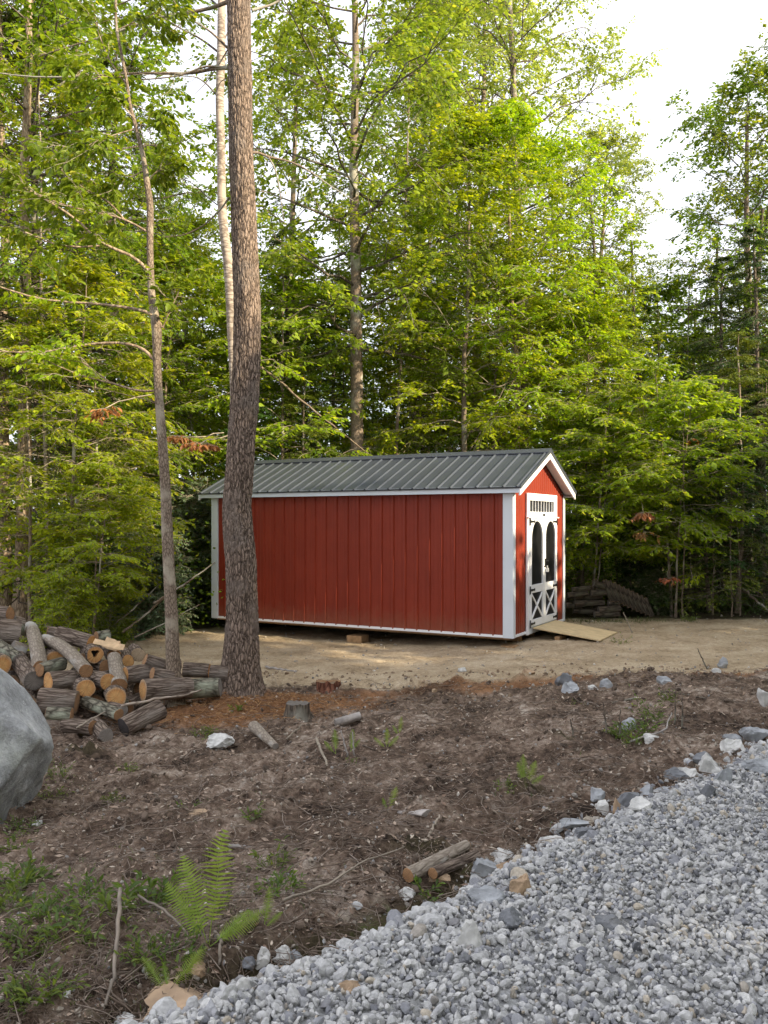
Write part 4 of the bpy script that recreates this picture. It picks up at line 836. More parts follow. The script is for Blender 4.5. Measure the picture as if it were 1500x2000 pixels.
stick('fallen_branch', [G(1368, 1270) , G(1382, 1306)][::-1] and [G(1382, 1308), G(1382, 1308) + Vector((-.12, .05, .28))], .011, M['bark_dark'], 'dark stick standing up out of the sand at the right')
stick('fallen_branch', [G(1235, 1237), G(1235, 1237) + Vector((-.13, .1, .36))], .012, M['bark_twig'], 'slanting stick standing in the sand beyond the plywood ramp')
stick('fallen_branch', [G(560, 1448) + Vector((0, 0, .02)), G(590, 1440) + Vector((0, 0, .12))], .012, M['bark_twig'], 'twig stub next to the silvery chunk of wood')
for i, (u, v, du, h, lab) in enumerate(((1185, 1440, -6, .26, 'thin dark dead stem standing left of the leafy sprig'), (1210, 1440, 3, .22, 'thin dead stem closest to the leafy sprig on its left'), (1318, 1418, 2, .30, 'bare dead stem standing right of the leafy sprig'), (1332, 1422, 2, .26, 'farthest right bare dead stem standing by the leafy sprig'), (680, 1478, -14, .22, 'grey broken stem in the small fern clump, leaning left'), (692, 1474, -4, .20, 'grey broken stem in the small fern clump, upright'), (1120, 1440, -5, .14, 'short dark curved twig poking up from the soil right of centre'))):
    p = G(u, v); stick('dead_stem', [p, p + Vector((du * p.y / F * .5, 0, h * .5)), p + Vector((du * p.y / F, .02, h))], .008, M['bark_dark'] if i not in (4, 5) else M['old_wood'], lab, 'stem', 'dead stems standing in the clearing')

# ---------------------------------------------------------------- stumps
def stump(u, v, wpx, hpx, label, seed, mat, jag=.3, flare=.5, endm='cut_brown'):
    p = G(u, v); r = wpx / 2 * p.y / F; h = hpx * p.y / F; g = rs(seed); k, s = 48, 12; a = np.linspace(0, 2 * np.pi, k, endpoint=False); t = np.linspace(0, 1, s)
    rr = r * (1 + flare * np.exp(-t[:, None] * 5) * (1 + .8 * np.sin(4 * a + 1) + .5 * np.sin(7 * a))[None, :]) * (1 + .10 * np.abs(vnoise(a * 5, 0 * a))[None, :] + .06 * fbm(a[None, :] * 6, t[:, None] * 2, 2))
    top = h * (1 + jag * fbm(np.cos(a) * 3 + seed, np.sin(a) * 3, 3)); Z = -.08 + (top + .08)[None, :] * t[:, None]
    V = np.stack([rr * np.cos(a), rr * np.sin(a), Z], -1); cen = np.array([0, 0, h * .88]); V = np.concatenate([V.reshape(-1, 3), (V[-1] * .5 + cen * .5), [cen]]); idx = np.arange(s * k).reshape(s, k); i = np.arange(k); j = (i + 1) % k; b = (s - 1) * k
    f = np.stack([idx[:-1], np.roll(idx, -1, 1)[:-1], np.roll(idx, -1, 1)[1:], idx[1:]], -1).reshape(-1, 4)
    o = ob('stump', mesh('stump', V, [f], [M[mat]], True), None, p); W2 = np.concatenate([V[b:b + k], V[s * k:s * k + k], [cen]]) + [0, 0, .001]
    ob('cut_face', mesh('cut_face', W2, [np.stack([i, j, k + j, k + i], -1), np.stack([k + i, k + j, np.full(k, 2 * k)], -1)], [M[endm]]), o); tag(o, label, 'stump'); return o
M['stump_red'] = bark_mat('stump_red', (.07, .025, .015), (.26, .115, .07), (16, 16, 3), .9)
stump(581, 1398, 44, 25, 'low furrowed grey brown stump just right of the pine', 5, 'bark_dark', .15, .9, 'cut_grey')
stump(641, 1345, 46, 13, 'rotten reddish stump crumbling at the edge of the sandy pad', 6, 'stump_red', .5, 1.1, 'cut_brown')

# ---------------------------------------------------------------- rocks in the clearing and along the gravel
RK = [(423,1462,60,30,'rock_white','whitish stone half buried in the soil in front of the pine',.35),(390,1603,60,26,'rock_tan','flat tan stone in the soil above the tall fern',.4),(1102,1338,38,26,'rock_dark','dark angular stone highest in the bank right of the reddish stump',.25),(1118,1352,34,26,'rock_grey','grey stone leaning against the dark angular stone in the bank',.25),(1185,1345,36,28,'rock_grey','grey blocky stone in the bank below the ramp',.3),(1158,1350,22,16,'rock_white','small pale stone between the two grey stones of the bank',.3),(1225,1355,20,14,'rock_tan','small tan stone right of the blocky grey stone',.3),(1300,1335,30,20,'rock_grey','grey stone at the sand edge near the right of the photo',.3),(1412,1305,20,26,'rock_grey','upright grey stone on the sand at the far right',.2),(1398,1320,26,16,'rock_white','pale stone at the foot of the upright grey stone',.3),(1232,1428,30,36,'rock_grey','small grey boulder behind the leafy sprig',.3),(1272,1444,34,18,'rock_white','flat light stone to the right of the leafy sprig',.4),(1030,1318,26,14,'rock_tan','sandy stone in the bank below the near corner of the shed',.35),(905,1312,20,12,'rock_white','small white stone on the bank in front of the red wall',.35),(850,1352,18,12,'rock_tan','small stone at the bottom of the bank left of centre',.35),
 (1168,1562,36,32,'rock_grey','rounded grey stone lying in the soil just off the gravel',.2),(1232,1575,52,44,'rock_dark','dark block tilted beside the whitish upright splinter stone',.25),(1205,1592,18,44,'rock_tan','narrow tan splinter stone standing at the gravel edge',.2),(1178,1590,32,30,'rock_white','white angular stone left of the tan splinter',.2),(1265,1560,34,34,'rock_grey','grey stone above the white boulder row at the gravel edge',.2),(1258,1588,44,34,'rock_white','white blocky stone right of the dark tilted block',.2),(1320,1530,60,34,'rock_dark','dark stone under the bent twig at the gravel edge',.3),(1300,1555,46,24,'rock_grey','grey slab in front of the dark stone under the twig',.3),(1340,1510,42,26,'rock_white','pale rounded stone left of the largest white boulder',.2),(1368,1490,40,30,'rock_dark','dark flat stone behind the largest white boulder',.3),(1390,1518,62,50,'rock_white','largest white boulder on the gravel edge at the right',.2),(1418,1532,36,44,'rock_grey','grey wedge leaning on the largest white boulder',.2),(1428,1470,44,34,'rock_white','white stone farther up the gravel edge',.2),(1430,1450,34,26,'rock_grey','grey stone at the far end of the gravel edge',.2),(1478,1452,50,40,'rock_grey','wide grey stone at the right edge of the photo among the gravel boulders',.2),(1490,1510,66,34,'rock_grey','long grey slab at the right edge of the photo on the gravel',.3),(1495,1378,30,46,'rock_white','white stone by itself at the right edge of the photo above the gravel',.2),(1385,1558,36,36,'rock_dark','blue grey stone in the gravel below the largest white boulder',.25),
 (1120,1618,66,22,'rock_grey','long flat grey stone half sunk at the gravel edge',.35),(1150,1640,44,34,'rock_dark','blue grey stone below the long flat stone',.3),(1080,1655,46,28,'rock_white','pale stone at the gravel edge right of the fallen logs',.3),(1030,1668,28,26,'rock_grey','dark grey small stone right of the fallen logs',.3),(980,1682,44,26,'rock_white','light slab touching the right end of the fallen logs',.3),(945,1712,54,50,'rock_grey','big two toned grey stone just right of the fallen logs',.25),(1018,1748,44,42,'rock_tan','rusty brown stone standing out of the gravel',.15),(985,1702,34,28,'rock_tan','brownish stone behind the two toned grey stone',.3),(1000,1812,66,40,'rock_dark','slate grey slab lying in the gravel centre',.3),(920,1852,46,60,'rock_white','tall pale stone in the gravel left of the slate slab',.3),(950,1768,64,38,'rock_grey','broad light grey stone in the gravel under the fallen logs',.35),(1190,1820,60,36,'rock_dark','slate slab in the gravel right of centre',.35),(1375,1770,38,34,'rock_white','off white stone in the gravel near the right',.3),(1130,1862,40,30,'rock_white','white stone below the slate slab in the gravel',.35),(855,1735,42,34,'rock_tan','smooth tan stone under the left end of the fallen logs',.25),(790,1758,34,28,'rock_white','pinkish white stone at the gravel edge left of the fallen logs',.3),
 (486,1893,26,42,'rock_dark','dark upright block at the left corner of the gravel',.2),(510,1886,36,40,'rock_white','white angular stone beside the dark upright block',.2),(545,1880,46,34,'rock_white','second white stone of the row at the left corner of the gravel',.25),(575,1868,30,26,'rock_grey','grey stone behind the white row at the left corner of the gravel',.3),(686,1940,44,30,'rock_tan','yellowish white stone in the gravel at the bottom centre',.35),(436,1962,28,22,'rock_rust','rust red stone in the gravel at the bottom',.3),(345,1975,150,60,'rock_tan','broad flat tan rock slab at the bottom edge beside the gravel',.55),(245,1996,46,22,'rock_white','white stone at the bottom left corner of the gravel',.2),(385,1905,40,36,'rock_tan','muted brown stone between the small fern and the gravel',.35),(131,1952,18,16,'rock_white','tiny round white stone in the weeds at the bottom left',.25),(238,1912,14,12,'rock_white','small oval white pebble below the bent pale root',.3),(72,1612,22,14,'rock_white','little pale stone below the right foot of the boulder',.3),(178,1555,14,10,'rock_tan','little tan stone left of the bright green moss clump',.3)]
M['rock_rust'] = plain('rock_rust', (.30, .13, .075), .85, 0, 9, .35, .5)
for i, (u, v, a, b, m_, lab, sk) in enumerate(RK): rock(u, v, a, b, M[m_], lab, 400 + i, sub=4 if a > 40 or v > 1700 else 3, sink=sk + .32, group='large stones along the gravel edge and bank')

# ---------------------------------------------------------------- far stacks of wood beyond the ramp
def far_log(u, v, Y, wpx, dpx, lab, i, ang=0, endon=False, m_=BL):
    c = W(u, v, Y); r = dpx / 2 * Y / F; h = wpx / 2 * Y / F; D = Vector((math.cos(ang), .15, math.sin(ang))) if not endon else Vector((.25 + ang, -1, .25)).normalized()
    if endon: h = .22
    make_log(c - D * h, c + D * h, r, M[m_], M['cut_grey'], lab, 600 + i, 'old logs stacked at the forest edge')
rows = [(1135, 1150, 'upper curved log of the old stack beyond the ramp', 36, 11, .1), (1170, 1142, 'topmost short log of the old stack beyond the ramp', 22, 12, -.3), (1148, 1166, 'second long log down in the old stack beyond the ramp', 56, 13, .05), (1128, 1160, 'log at the left of the second row in the old stack', 40, 12, .12), (1150, 1178, 'third long log down in the old stack beyond the ramp', 60, 13, .0), (1140, 1193, 'lowest front log of the old stack beyond the ramp', 44, 14, -.05), (1190, 1190, 'dark log low at the right of the old stack', 44, 13, .05), (1168, 1158, 'blunt ended log in the upper row of the old stack', 30, 13, .1), (1205, 1178, 'log in the dip between the old stack and the leaning row', 36, 12, .0), (1185, 1200, 'bottom log sunk in weeds under the old stack', 50, 12, .0), (1120, 1182, 'dark log nearest the shed corner in the old stack', 30, 13, .0), (1118, 1170, 'log end just right of the white shed corner in the old stack', 26, 12, .1)]
for i, (u, v, lab, wpx, dpx, a) in enumerate(rows): far_log(u, v, 17.3 + .1 * (i % 3), wpx, dpx, lab, i, a, m_='bark_log_shaded')
ordn = ['first', 'second', 'third', 'fourth', 'fifth', 'sixth', 'seventh', 'eighth', 'ninth', 'tenth']
for i in range(10):
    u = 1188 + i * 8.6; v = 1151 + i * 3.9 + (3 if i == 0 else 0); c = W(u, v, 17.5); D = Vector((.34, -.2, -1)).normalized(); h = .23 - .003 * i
    make_log(c - D * h, c + D * h, .062, M['bark_log_shaded'], M['cut_brown'], f'{ordn[i]} log from the left in the slanting row of old logs beyond the ramp', 640 + i, 'slanting row of old logs')

# ---------------------------------------------------------------- ferns and weeds
def fern(u, v, fronds, label, seed, scale=1., mat='fern'):
    p = G(u, v); g = rs(seed); root = empty('fern', p); tag(root, label, 'fern', 'ferns in the clearing')
    for (az, ln, el, dr) in fronds:
        ln *= scale; D = np.array([[math.cos(az) * math.cos(el), math.sin(az) * math.cos(el), math.sin(el)]]); P = path(np.array([[0, 0, -.01]]) + 0, D, np.array([ln]), g, dr, 12, .008)
        V, f = tubes(P, np.linspace(.0022, .0006, 12)[None], 4); n = 23; t = np.linspace(.22, .985, n)[None]; q, T = sample(P, t); q = q[0]; T = T[0]
        wd = ln * .165 * np.sin(np.pi * np.clip((t[0] - .12) / .9, 0, 1)) ** .75; side = unit(np.cross(T, np.array([math.sin(az), -math.cos(az), .0]) * 0 + np.array([-math.cos(az) * .2, -math.sin(az) * .2, 1.]))); 
        # fronds face the viewer: pinnae spread across the view
        side = unit(np.cross(np.array([0.15 * math.cos(seed), -1., .25]), T)); Vs = [V]; Fs = [f]; b = len(V); nn = np.cross(side, T); add = []; af = []
        for sg in (-1, 1):
            for j in range(n):
                d_v = unit(side[j] * sg + T[j] * .35 - np.array([0, 0, .08])); w0 = ln * .0125; L_ = wd[j]; K = 5
                pts = [];  base = q[j]
                for m_ in range(K + 1):
                    s = m_ / K; c = base + d_v * L_ * s - np.array([0, 0, .10]) * L_ * s * s; ww = w0 * (1 - s * .85) * (1.15 if m_ % 2 else .75); tt = unit(T[j] - d_v * (T[j] @ d_v)); pts += [c + tt * ww, c - tt * ww + nn[j] * .001]
                o0 = b + len(add); add += pts
                for m_ in range(K): af.append((o0 + 2 * m_, o0 + 2 * m_ + 1, o0 + 2 * m_ + 3, o0 + 2 * m_ + 2))
        ob('frond', mesh('frond', np.concatenate([V, np.array(add)]), [f, np.array(af)], [M[mat]]), root)
    return root
P2_ = math.pi / 2
fern(408, 1845, [(.3, .47, 1.42, .02), (2.6, .40, 1.22, .05), (2.9, .33, .95, .05), (.5, .26, .5, .05), (.1, .22, .75, .05)], 'tall bright green fern standing in the left foreground', 1)
fern(328, 1940, [(.35, .20, .85, .03), (2.7, .17, .8, .04), (.8, .22, .65, .04), (2.2, .12, 1.1, .02)], 'low fern with spreading fronds below the tall fern near the gravel', 2)
fern(516, 1818, [(1.2, .17, 1.35, .02), (.2, .11, .7, .03), (2.9, .11, .8, .03)], 'small single fern right of the tall fern', 3)
fern(1026, 1535, [(.6, .20, 1.1, .03), (2.4, .18, 1.2, .03), (1.6, .22, 1.4, .02), (.1, .15, .6, .03)], 'small fern on a dark hummock in the middle right', 4)
fern(656, 1468, [(1.7, .22, 1.3, .02), (2.8, .15, .8, .02)], 'little yellow green fern left in the middle clump of three', 5)
fern(684, 1468, [(1.2, .20, 1.25, .02), (.3, .14, .9, .02)], 'little fern by the broken grey stems', 6)
fern(755, 1460, [(1.4, .20, 1.2, .02), (.4, .16, .7, .02), (2.8, .15, .7, .02)], 'small fern standing alone right of the broken grey stems', 7)
fern(780, 1438, [(1.2, .18, 1.2, .02), (2.6, .12, .9, .02)], 'smallest fern behind the solitary one on the soil', 8)
fern(758, 1585, [(.9, .17, 1.0, .02), (2.4, .10, 1.1, .02)], 'yellowish fern tip beside the flat grey slab of wood', 9)
fern(1355, 1187, [(.4, .6, .9, .1), (2.6, .6, 1.0, .1), (1.5, .5, 1.2, .1), (-.5, .5, .7, .1)], 'woodland fern at the right edge of the clearing under the saplings', 10)
fern(1378, 1190, [(.2, .5, .9, .1), (2.9, .5, 1.0, .1), (-1.2, .5, .9, .1)], 'second woodland fern right beside the slender bare stems', 11)
def weed(name, u, v, wd, ht, n, lsz, label, seed, mat='weed', asp=.3, cat='weed', up=.9, group='weeds sprouting in the clearing'):
    p = G(u, v); g = rs(seed); az = g.random(n) * 6.28; el = up + g.normal(0, .3, n); rr = wd / 2 * g.random(n) ** .6; P0 = np.stack([rr * np.cos(az) * .8, rr * np.sin(az) * .6, np.zeros(n)], -1)
    P0[:, 2] = gz(p.x + P0[:, 0], p.y + P0[:, 1]) - p.z; D = np.stack([np.cos(az) * np.cos(el), np.sin(az) * np.cos(el), np.sin(el)], -1); P = path(P0, D, ht * (.5 + .6 * g.random(n)), g, ht * .5, 5, .05)
    root = empty(name, p); v_, f_ = tubes(P, np.full((n, 5), .0014) * np.linspace(1, .5, 5), 3); ob('stems', mesh('stems', v_, [f_], [M['grass']]), root)
    v_, f4, f3 = leaves_fold(P, 6, lsz, g, asp=asp, droop=.05, jit=.4, ang=.7); ob('leaves', mesh('leaves', v_, [f4, f3], [M[mat]]), root); tag(root, label, cat, group); return root
WD = [(224,1572,.18,.06,60,.016,'bright green feathery clump of moss and weed above the tall fern'),(1232,1450,.34,.12,60,.035,'bright leafy sprig spreading over the soil at the right'),(1272,1420,.16,.30,30,.035,'upright feathery part plant rising right of the leafy sprig'),(1310,1372,.10,.14,16,.03,'small green tuft behind the leafy sprig near the dark branch'),(830,1745,.06,.07,9,.035,'tiny green seedling rooted at the foot of the pale barkless log'),(460,1390,.10,.10,10,.04,'broad leaved seedling at the foot of the pine'),(398,1440,.22,.12,22,.03,'low weeds left of the whitish stone in front of the pine'),(690,1495,.10,.06,12,.02,'small round green weed below the broken grey stems'),(540,1740,.22,.08,24,.03,'dark leafy weed patch right of the tall fern'),(535,1698,.16,.10,16,.03,'grassy tuft behind the dark leafy weed patch'),(280,1775,.24,.14,13,.06,'lance leaved green weed left of the tall fern'),(215,1790,.26,.08,15,.035,'dense low weed patch in the left foreground'),(170,1760,.28,.10,22,.035,'leafy weed patch left of the lance leaved weed'),(100,1812,.20,.12,24,.04,'yellow green weed tuft at the lower left'),(30,1735,.24,.15,30,.045,'light green weed at the left edge of the photo'),(15,1780,.2,.12,24,.04,'weed cluster just below the light green weed at the left edge'),(20,1665,.16,.12,16,.035,'small weed at the left edge under the boulder'),(285,1870,.12,.09,16,.03,'small yellow green weed above the low fern'),(80,1955,.22,.12,26,.035,'grassy green clump at the very bottom left'),(55,1865,.20,.10,30,.03,'spiky weed tuft on the left above the bottom clump'),(60,1630,.18,.12,16,.03,'thin weed in the shadow under the boulder'),(112,1520,.20,.20,20,.03,'green sprouts growing beside the right flank of the boulder'),(105,1560,.18,.14,16,.03,'yellow green weeds at the lower right foot of the boulder'),(253,1505,.10,.09,12,.025,'little green seedling above the moss clump'),(372,1585,.08,.07,8,.025,'tiny yellow seedling touching the flat tan stone'),(497,1592,.09,.08,10,.03,'tiny yellow green seedling alone on bare soil left of centre'),(1128,1385,.14,.06,12,.02,'pale green sprout below the dark angular stones'),(985,1545,.12,.08,14,.02,'small mossy weed left of the hummock fern'),(145,1845,.16,.10,14,.035,'scattered leaves of weed near the bent pale root'),(400,1780,.16,.10,8,.03,'grass like weeds growing through the tall fern'),(330,1745,.2,.07,10,.03,'low green weeds between the lance leaved weed and tall fern'),(345,1880,.2,.10,24,.03,'sparse weed in front of the tall fern'),(1345,1215,.3,.18,20,.05,'low green weed at the forest edge on the far right'),(1215,1255,.4,.12,18,.03,'low green weed growing beyond the end of the ramp'),(452,1350,.1,.05,8,.02,'speck of green among the pine needles')]
for i, (u, v, wd, ht, n, ls, lab) in enumerate(WD): weed('weed', u, v, wd, ht, n, ls, lab, 700 + i, asp=.32)
# thin grass and moss cover
def grass(P, h, label, seed, mat, name='grass'):
    g = rs(seed); n = len(P); a = g.random(n) * 6.28; D = np.stack([np.cos(a) * .5, np.sin(a) * .5, np.ones(n)], -1) + g.normal(0, .2, (n, 3)); D = unit(D); P0 = np.column_stack([P, gz(P[:, 0], P[:, 1])]); Q = path(P0, D, h, g, 0, 4, .05); Q[..., 2] -= (h[:, None] * .5 * np.linspace(0, 1, 4)[None] ** 2)
    S = unit(np.cross(D, np.array([0, 0, 1.])))[:, None] * (.0012 + .02 * h[:, None, None]) * np.array([1, .8, .5, .05])[None, :, None]; V = np.stack([Q - S, Q + S], 2).reshape(-1, 3); b = (np.arange(n) * 8)[:, None]
    return tag(ob(name, mesh(name, V, [np.concatenate([b + [2 * k, 2 * k + 1, 2 * k + 3, 2 * k + 2] for k in range(3)])], [M[mat]])), label, None, None, 'stuff')
def patch(n, cs, seed):
    g = rs(seed); o = []
    for (u, v, rx, ry, w_) in cs:
        p = G(u, v); m_ = int(n * w_); o.append(np.stack([p.x + g.normal(0, rx, m_), p.y + g.normal(0, ry, m_)], -1))
    P = np.concatenate(o); return P[edge_d(P[:, 0], P[:, 1]) > .06]
PG = patch(2000, [(200, 1790, .45, .4, .30), (60, 1820, .4, .45, .22), (90, 1940, .4, .25, .14), (520, 1740, .2, .2, .08), (360, 1790, .2, .25, .1), (300, 1600, .5, .5, .06), (110, 1560, .2, .4, .05), (980, 1560, .3, .3, .03), (1230, 1450, .4, .3, .02)], 9); grass(PG, .02 + .05 * rs(1).random(len(PG)) ** 1.5, 'thin grass and moss greening the left foreground', 10, 'grass')
PG = patch(3500, [(1330, 1195, 1.6, .3, .5), (1450, 1190, 1.2, .3, .3), (1200, 1215, .8, .2, .2)], 12); grass(PG, .06 + .12 * rs(2).random(len(PG)), 'ragged grass and low growth along the far right forest edge', 11, 'grass')

# ---------------------------------------------------------------- the big pine in front of the shed
def trunk_px(name, prof, Y, mat, parent, k=96, dz=.03, amp=.012, flare=0, lobes=None, seed=0, Yf=None, kx=9, kz=5):
    """trunk surface from (u, v, width px) rows, every row at depth Y"""
    pr = np.array(prof, float); z = HC - (pr[:, 1] - V0) / F * Y; x = (pr[:, 0] - 750) / F * Y; r = pr[:, 2] / 2 * Y / F; o = np.argsort(z); z, x, r = z[o], x[o], r[o]
    zz = np.arange(z[0], z[-1], dz); xx = np.interp(zz, z, x); rr = np.interp(zz, z, r); kk = np.ones(9) / 9
    def sm(a): return np.convolve(np.pad(a, 4, mode='edge'), kk, 'valid')
    xx, rr = sm(xx), sm(rr); a = np.linspace(0, 2 * np.pi, k, endpoint=False) + np.pi / 2; an = a - np.pi / 2
    A, Z = np.meshgrid(an, zz); n1 = fbm(A * kx + .6 * fbm(A * 3, Z * 3, 2) * kx * .3 + seed, Z * kz + fbm(A * 4 + 9, Z * 2, 2) * 2, 3, .55); crk = np.clip(np.abs(n1) / .12, 0, 1)
    Rr = rr[:, None] * (1 + .03 * np.sin(2 * A + zz[:, None]) + .05 * fbm(A * 2, Z * 1.2 + seed, 2)) + amp * (crk - .6) + amp * .5 * fbm(A * 20, Z * 22, 2)
    b = Z - zz[0]
    if flare: Rr = Rr + flare * np.exp(-b / .16) * (.35 + .65 * np.clip(np.sin(A * 2.5 + 1.2) + .3 * np.sin(A * 5), 0, 1)) + .3 * flare * np.exp(-b / .5)
    V = np.stack([xx[:, None] + Rr * np.cos(a)[None], Y + Rr * np.sin(a)[None], Z], -1); n = len(zz); idx = np.arange(n * k).reshape(n, k)
    f = np.stack([idx[:-1], np.roll(idx, -1, 1)[:-1], np.roll(idx, -1, 1)[1:], idx[1:]], -1).reshape(-1, 4)
    base = np.array([xx[0], Y, zz[0]]); return V.reshape(-1, 3) - base, f, base, (zz, xx, rr)
def limb(pts, Y, r0, r1, n=14, dy=0, seed=0):
    s = np.linspace(0, 1, len(pts)); t = np.linspace(0, 1, n); u = np.interp(t, s, [p[0] for p in pts]); v = np.interp(t, s, [p[1] for p in pts]); kk = np.array([.25, .5, .25])
    for a in (u, v): a[1:-1] = np.convolve(a, kk, 'valid')
    yy = Y + dy * t; P = np.stack([(u - 750) / F * yy, yy, HC - (v - V0) / F * yy], -1); return P, np.linspace(r0, r1, n)
def with_twigs(P, g, n, ln, droop, nl, size, asp, mat, parent, name='foliage', fold=True, flat=.8, sub=3, t0=.15, bmat=None, jit=.35):
    """twigs and leaves along limb paths P (n,s,3)"""
    B, l = grow(P, np.full(len(P), ln), n, g, t0, 1, (.8, .3), (1, .3), .3, flat, .1, droop, 6, .04); B2, l2 = grow(B, l, sub, g, .2, 1, (.7, .25), (.55, .15), .3, flat, 0, droop * .7, 4, .04); 
    v, fs = join([tubes(B, np.full((len(B), 1), .0045) * np.linspace(1, .35, 6)[None], 3), tubes(B2, np.full((len(B2), 1), .0025) * np.linspace(1, .5, 4)[None], 3)]); ob('twigs', mesh('twigs', v, fs, [bmat or M['bark_twig']]), parent)
    Q = [B2, B[:, [1, 2, 4, 5]]]; Q = np.concatenate(Q)
    v, f4, f3 = leaves_fold(Q, nl, size, g, asp=asp, droop=.45, jit=jit); return ob(name, mesh(name, v, [f4, f3], [mat]), parent)

pine = empty('pine_tree', (0, 0, 0))
PINE = [(463,-260,40),(465,-120,42),(466,0,43),(467,67,44),(469,200,45),(470.5,300,45),(475,400,46),(479,500,47.5),(483,600,48),(482,700,50),(477,800,51.5),(472,850,50),(467,930,52),(462,985,54),(465,1035,58),(471,1100,59),(473.5,1200,60),(471,1280,66),(469,1320,74),(468,1350,84),(466,1385,90)]
YPN = 10.9
v, f, base, prof = trunk_px('trunk', PINE, YPN, None, None, k=150, dz=.02, amp=.020, flare=.17, seed=3, kx=7, kz=3.2)
pine.location = base; tag(pine, 'big pine with thick reddish furrowed trunk in front of the shed', 'pine tree')
ob('trunk', mesh('trunk', v, [f], [M['bark_pine']], True), pine)
LB = [([(446,132),(410,134),(370,146),(300,142),(240,144),(150,150),(60,152),(-20,140)],.026,.006,.6),([(446,132),(400,128),(350,150),(250,158),(150,152)],.016,.004,.2),([(448,2),(420,14),(370,26),(300,32),(240,60),(180,78),(120,95),(75,110)],.028,.006,.5),([(448,385),(432,408),(400,440),(360,460),(318,463)],.014,.005,.3),
 ([(492,298),(505,297),(525,308),(560,312),(600,330),(640,360),(690,392)],.020,.005,.6),([(524,306),(538,330),(546,370),(550,400),(556,440)],.012,.004,.3),([(446,95),(425,130),(400,165),(380,185)],.010,.003,.1),([(447,150),(430,160),(420,185)],.008,.003,.1),([(492,20),(530,10),(580,-20)],.02,.01,.2),([(446,-60),(380,-50),(300,-20),(230,10)],.02,.008,.4),([(446,95),(410,60),(360,30),(330,-10)],.016,.006,-.3),([(370,26),(340,60),(318,68),(296,60)],.008,.003,.1),([(355,30),(352,60),(330,85),(320,92)],.007,.002,.1)]
Ps, Rs_ = zip(*[limb(p, YPN, a, b, dy=dy) for p, a, b, dy in LB]); v, f = tubes(np.stack(Ps) - base, np.stack(Rs_), 7, .15, 2); ob('branches', mesh('branches', v, [f], [M['bark_grey']], True), pine)
g = rs(8); Bq, lq = grow(np.stack(Ps)[[0, 1, 2, 9, 10]] - base, np.full(5, .35), 9, g, .25, 1, (.8, .3), (1, .3), .3, .7, 0, .1, 5, .06); v, f = tubes(Bq, np.full((len(Bq), 1), .003) * np.linspace(1, .4, 5)[None], 3); ob('twigs', mesh('twigs', v, [f], [M['bark_twig']]), pine)
# needle tufts near the top branches only
Qn = (np.stack(Ps)[[8, 9, 10]] - base); Bq2, lq2 = grow(Qn, np.full(3, .45), 10, g, .35, 1, (.8, .3), (1, .3), .3, .6, .2, 0, 5, .05); v, f4 = leaves(Bq2, 60, .09, g, asp=.03, ang=.6, droop=0, jit=.45, t0=.3); ob('crown', mesh('crown', v, [f4], [M['needle']]), pine)
# small knots on the trunk
# ---------------------------------------------------------------- slim tree beside it
slim = empty('beech_tree'); YS = 10.35
SLIM = [(225,-200,4),(226,-60,4),(226,50,5),(248,160,6),(252,200,6.5),(266,250,8),(279,300,9),(289,370,12),(294,400,13),(293,430,12.5),(293,500,12),(296,580,13),(303,622,17),(307,650,19),(306.5,700,14.5),(309,760,15),(316,850,17.5),(323,950,19.5),(327,1050,22),(332,1150,23),(335,1200,25),(338,1300,27),(341,1350,30),(342,1385,36)]
v, f, sbase, _ = trunk_px('trunk', SLIM, YS, None, None, k=40, dz=.03, amp=.003, flare=.03, seed=9, kx=5, kz=4); slim.location = sbase; tag(slim, 'slim crooked hardwood rising behind the log pile, left of the pine', 'tree'); ob('trunk', mesh('trunk', v, [f], [M['bark_slim']], True), slim)
LS = [([(296,535),(280,518),(250,492),(195,480),(172,445),(130,415),(70,375),(0,350),(-60,330)],.020,.006,.5),([(195,480),(150,483),(95,475),(50,452),(0,440)],.011,.005,.3),([(286,452),(258,435),(225,422),(150,408),(80,385),(20,350)],.013,.005,.4),([(244,430),(215,395),(180,376),(130,348),(112,320),(100,285)],.010,.004,-.3),([(316,640),(306,618),(280,605),(240,600),(190,592),(130,591),(65,583),(0,560),(-60,540)],.020,.006,.3),([(300,703),(285,683),(255,672),(225,668),(170,672),(120,682),(70,690),(-10,686)],.019,.006,.2),([(304,763),(285,764),(260,762),(225,750),(205,745),(160,735),(120,718),(60,690)],.014,.005,.3),([(212,745),(190,728),(165,708),(120,702)],.008,.003,.2),([(304,788),(285,780),(250,772),(190,757),(150,752)],.006,.003,.3),([(318,640),(330,610),(350,570)],.008,.004,.2),([(270,255),(262,230),(240,205),(230,205)],.007,.003,.1),([(292,350),(305,335),(320,328)],.008,.003,-.2),([(285,330),(250,350),(220,360),(190,366)],.008,.003,-.2),([(260,205),(285,215),(320,240)],.007,.003,.1),([(250,170),(215,120),(190,60),(180,0)],.009,.003,-.3),([(226,60),(270,40),(320,20)],.007,.003,.2),([(240,150),(180,150),(120,120)],.008,.003,.3),([(270,250),(200,270),(140,300)],.008,.003,.3)]
Ps, Rs_ = zip(*[limb(p, YS, a * 1.15, b * 1.2, dy=-dy * .6) for p, a, b, dy in LS]); PS = np.stack(Ps) - sbase; v, f = tubes(PS, np.stack(Rs_), 7, .12, 4); ob('branches', mesh('branches', v, [f], [M['bark_tan']], True), slim)
with_twigs(PS[[0, 1, 2, 3, 9, 10, 11, 12, 13, 14, 15, 16, 17]], rs(21), 10, .55, .14, 8, .095, .48, M['leaf_green'], slim, 'crown', flat=.75, t0=.2)
with_twigs(PS[[4, 5, 6, 7]], rs(22), 5, .40, .14, 6, .085, .48, M['leaf_lime'], slim, 'low_leaves', flat=.8, t0=.45)
